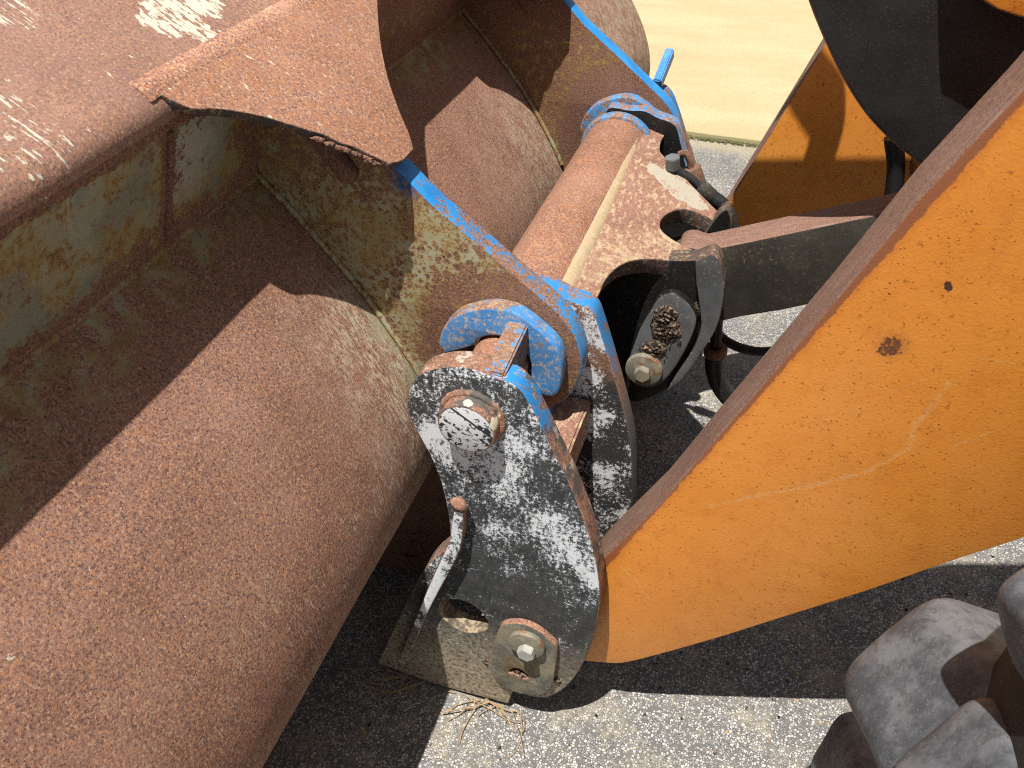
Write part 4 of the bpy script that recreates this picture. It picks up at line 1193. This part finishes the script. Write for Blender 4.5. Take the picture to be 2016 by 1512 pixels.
arm_far = [(-0.1066, 0.5926, 1), (0.0435, 1.0133, 1), (0.1442, 1.2776, 1), (0.4747, 1.4621, 1), (0.7972, 1.0808, 1), (0.5639, 0.8223), (0.4222, 0.6573), (0.3041, 0.5437), (0.1452, 0.4340), (-0.0026, 0.3685), (-0.0598, 0.3249), (-0.0826, 0.2845), (-0.1051, 0.1958), (-0.1566, 0.0861), (-0.2143, 0.0212), (-0.3266, -0.0627), (-0.4067, -0.0058), (-0.3758, 0.2193), (-0.2345, 0.4706)]
plate("lift_arm", [ORANGE_FAR, ARM_EDGE], arm_far, 2 * YC - 0.14, 2 * YC - 0.06, loader, bev=0.004, n=4)
# tilt link
plate("tilt_link", [DARK_LINK, ARM_EDGE], [(-0.1459, 0.7678), (-0.1293, 0.7860), (-0.0963, 0.7834, 1), (0.0092, 0.8298, 1), (0.1738, 0.9026, 1), (0.2959, 0.9565, 1), (0.3479, 0.9345), (0.3710, 0.8640), (0.3368, 0.8241, 1), (0.0634, 0.6859, 1), (-0.0062, 0.6558, 1), (-0.0434, 0.6357), (-0.0961, 0.6046), (-0.1422, 0.6549)], 0.545, 0.615, loader, bev=0.004)
cyl("link_gap_shade", [GREASE_SHADE], (-0.135, 0.5155, 0.645), (-0.135, 0.6645, 0.645), 0.078, loader)  # added to fill the gap and keep sun off the ground below
# bellcrank
bell = plate("bellcrank", [DARK, ARM_EDGE], [(-0.0414, 1.3165), (-0.0240, 1.2718), (-0.0046, 1.2394), (0.0126, 1.2115), (0.0382, 1.1736), (0.0715, 1.1293), (0.1112, 1.0859), (0.1520, 1.0526), (0.1876, 1.0296), (0.2254, 1.0101), (0.2850, 0.9818), (0.3519, 0.9754), (0.3920, 1.0397), (0.3573, 1.1705), (0.2558, 1.3828), (0.1405, 1.4490), (0.0254, 1.4280)], 0.50, 0.66, loader, bev=0.006)
# orange housing above the bellcrank
plate("boom_housing", [ORANGE, ARM_EDGE], [(0.1925, 1.2808), (0.2127, 1.2699), (0.2330, 1.2602), (0.2532, 1.2550), (0.2792, 1.2504), (0.3815, 1.2473, 1), (0.3539, 1.4473, 1), (0.1407, 1.4385, 1)], 0.455, 0.495, loader, bev=0.004)
# cross member between the arms, in the shade beyond
cyl("cross_member", [DARK], (0.33, 0.141, 0.80), (0.33, 1.039, 0.80), 0.06, loader)
hs = [(0.2125, 0.9500, 0.8771), (0.2351, 0.9500, 0.8142), (0.2480, 0.9500, 0.7353)]
hose("hydraulic_hose", [DARK], hs, 0.018, loader)

# unseen cylinder and hose, added over the frame to shade the far arm
def _above(p, k=0.85):
    return (p[0] - 0.08 * k, p[1] - 0.295 * k, p[2] + k)
tc = [(-0.0741, 1.0400, 0.5777), (0.3115, 1.0400, 0.6380)]
cyl("unseen_shade_cylinder", [ORANGE], _above(tc[0]), _above(tc[1]), 0.048, loader)
fhz = [(-0.0138, 1.0400, 0.9868), (0.0417, 1.0400, 0.9184), (0.0906, 1.0400, 0.8669), (0.0894, 1.0400, 0.8059), (0.0829, 1.0400, 0.7513), (0.0796, 1.0400, 0.6888)]
hose("hydraulic_hose", [DARK], [_above(p) for p in fhz], 0.027, loader, 4)  # unseen hose, added for the narrow shadow on the far arm

# front tyre
TC = (1.01, 0.76)
TR = 0.76
wheel_bm = bmesh.new()
prof = [(-0.16, 0.50), (-0.165, 0.58), (-0.175, 0.64), (-0.20, 0.675), (-0.26, 0.69), (-0.40, 0.695), (-0.54, 0.69), (-0.60, 0.675), (-0.625, 0.64), (-0.635, 0.58), (-0.64, 0.50), (-0.60, 0.36), (-0.20, 0.36)]
seg = 96
rows = []
for i in range(seg):
    a = 2 * math.pi * i / seg
    rows.append([wheel_bm.verts.new((TC[0] + r * math.cos(a), y, TC[1] + r * math.sin(a))) for y, r in prof])
for i in range(seg):
    A, B = rows[i], rows[(i + 1) % seg]
    for k in range(len(prof)):
        wheel_bm.faces.new((A[k], A[(k+1) % len(prof)], B[(k+1) % len(prof)], B[k]))
bmesh.ops.recalc_face_normals(wheel_bm, faces=wheel_bm.faces)
wheel = from_bm("tyre", wheel_bm, [RUBBER_BODY], loader, 40, label="front tyre with chunky dusty grey tread")
cyl("rim", [ORANGE], (TC[0], -0.58, TC[1]), (TC[0], -0.22, TC[1]), 0.37, wheel, seg=48)
def sgnpow(v, e):
    return math.copysign(abs(v) ** e, v)
def tread_lug(c, ang, slant, hr, ht, hy, e=0.33):
    """A pillow-shaped rubber block centred at c on the tread; half sizes radial, along the tread, across it."""
    c = Vector(c)
    rad = Vector((math.cos(ang), 0, math.sin(ang)))
    tan = Vector((-math.sin(ang), 0, math.cos(ang)))
    ax = Vector((0, 1, 0))
    T = tan * math.cos(slant) + ax * math.sin(slant)
    A = ax * math.cos(slant) - tan * math.sin(slant)
    bm = bmesh.new()
    bmesh.ops.create_uvsphere(bm, u_segments=40, v_segments=28, radius=1.0)
    for v in bm.verts:
        p = v.co.normalized()
        th, ph = math.atan2(p.y, p.x), math.asin(max(-1, min(1, p.z)))
        q = (sgnpow(math.cos(ph), e) * sgnpow(math.cos(th), e), sgnpow(math.cos(ph), e) * sgnpow(math.sin(th), e), sgnpow(math.sin(ph), e))
        taper = 1.0 - 0.20 * q[2]
        w = c + rad * (hr * q[2]) + T * (ht * q[0] * taper) + A * (hy * q[1] * taper)
        v.co = w + 0.0045 * mnoise.noise_vector(w * 9) + 0.0012 * mnoise.noise_vector(w * 40)
    return from_bm("tread_lug", bm, [RUBBER], wheel, 80)
def at_tread(p):
    a = math.atan2(p[2] - TC[1], p[0] - TC[0])
    return a
for c, an, sl, hr, ht, hy in (([(0.3385, -0.2000, 0.6400)][0], 2.50, -0.45, 0.084, 0.112, 0.145),
                          ([(0.3726, -0.3000, 0.9498)][0], 2.30, -0.45, 0.075, 0.075, 0.100),
                          ([(0.3510, -0.3600, 0.7282)][0], 2.60, -0.45, 0.080, 0.090, 0.110),
                          ([(0.3352, -0.1000, 0.2768)][0], 2.90, -0.45, 0.075, 0.080, 0.110)):
    tread_lug(c, an, sl, hr, ht, hy)
for k in range(22):
    a0 = math.pi + 0.60 + k * 0.235
    if a0 > 3 * math.pi - 0.75:
        break
    for y, sl, o in ((-0.26, -0.50, 0.0), (-0.55, 0.50, 0.11)):
        a = a0 + o
        tread_lug((TC[0] + 0.70 * math.cos(a), y, TC[1] + 0.70 * math.sin(a)), a, sl, 0.06, 0.075, 0.12)

for a in (math.pi + 0.40, math.pi + 0.16, math.pi - 0.08, math.pi - 0.32, math.pi - 0.56):
    tread_lug((TC[0] + 0.70 * math.cos(a), -0.57, TC[1] + 0.70 * math.sin(a)), a, 0.50, 0.06, 0.080, 0.115)
tread_lug((TC[0] + 0.70 * math.cos(math.pi + 0.42), -0.27, TC[1] + 0.70 * math.sin(math.pi + 0.42)), math.pi + 0.42, -0.50, 0.06, 0.075, 0.12)
for a in (math.pi - 0.48, math.pi - 0.70):
    tread_lug((TC[0] + 0.70 * math.cos(a), -0.30, TC[1] + 0.70 * math.sin(a)), a, -0.50, 0.06, 0.075, 0.11)

# ------------------------------------------------------------------ dry straw caught under the coupler
bm = bmesh.new()
def strand(a, d, L, curl, r):
    p, d = Vector(a), Vector(d).normalized()
    pts = [p.copy()]
    cz = random.uniform(-1, 1) * curl
    for i in range(9):
        d = (d + Vector((-d.y, d.x, 0)) * cz * 0.2 + Vector((random.gauss(0, .05), random.gauss(0, .05), 0))).normalized()
        p = p + d * L / 9
        p.z = max(0.003, p.z + random.gauss(0, 0.0015))
        pts.append(p.copy())
    tube_path(bm, pts, r, 5)
for i in range(12):
    strand((-0.50 + random.gauss(0, 0.018), 0.0 + random.gauss(0, 0.008), 0.012), (-0.75 + random.gauss(0, .25), -0.55 + random.gauss(0, .25), -0.05), random.uniform(0.06, 0.16), 0.9, random.uniform(0.0007, 0.0015))
for i in range(16):
    strand((-0.36 + random.uniform(-0.05, 0.09), -0.005, 0.014), (0.8 * random.choice((-1, 1)), -0.45 + random.gauss(0, .3), -0.1), random.uniform(0.04, 0.11), 1.0, random.uniform(0.0007, 0.0014))
bmesh.ops.recalc_face_normals(bm, faces=bm.faces)
straw = from_bm("dry_straw", bm, [STRAW], None, 60, kind='stuff')
straw['label'] = "tuft of dry straw on the asphalt under the coupler's lower corner"
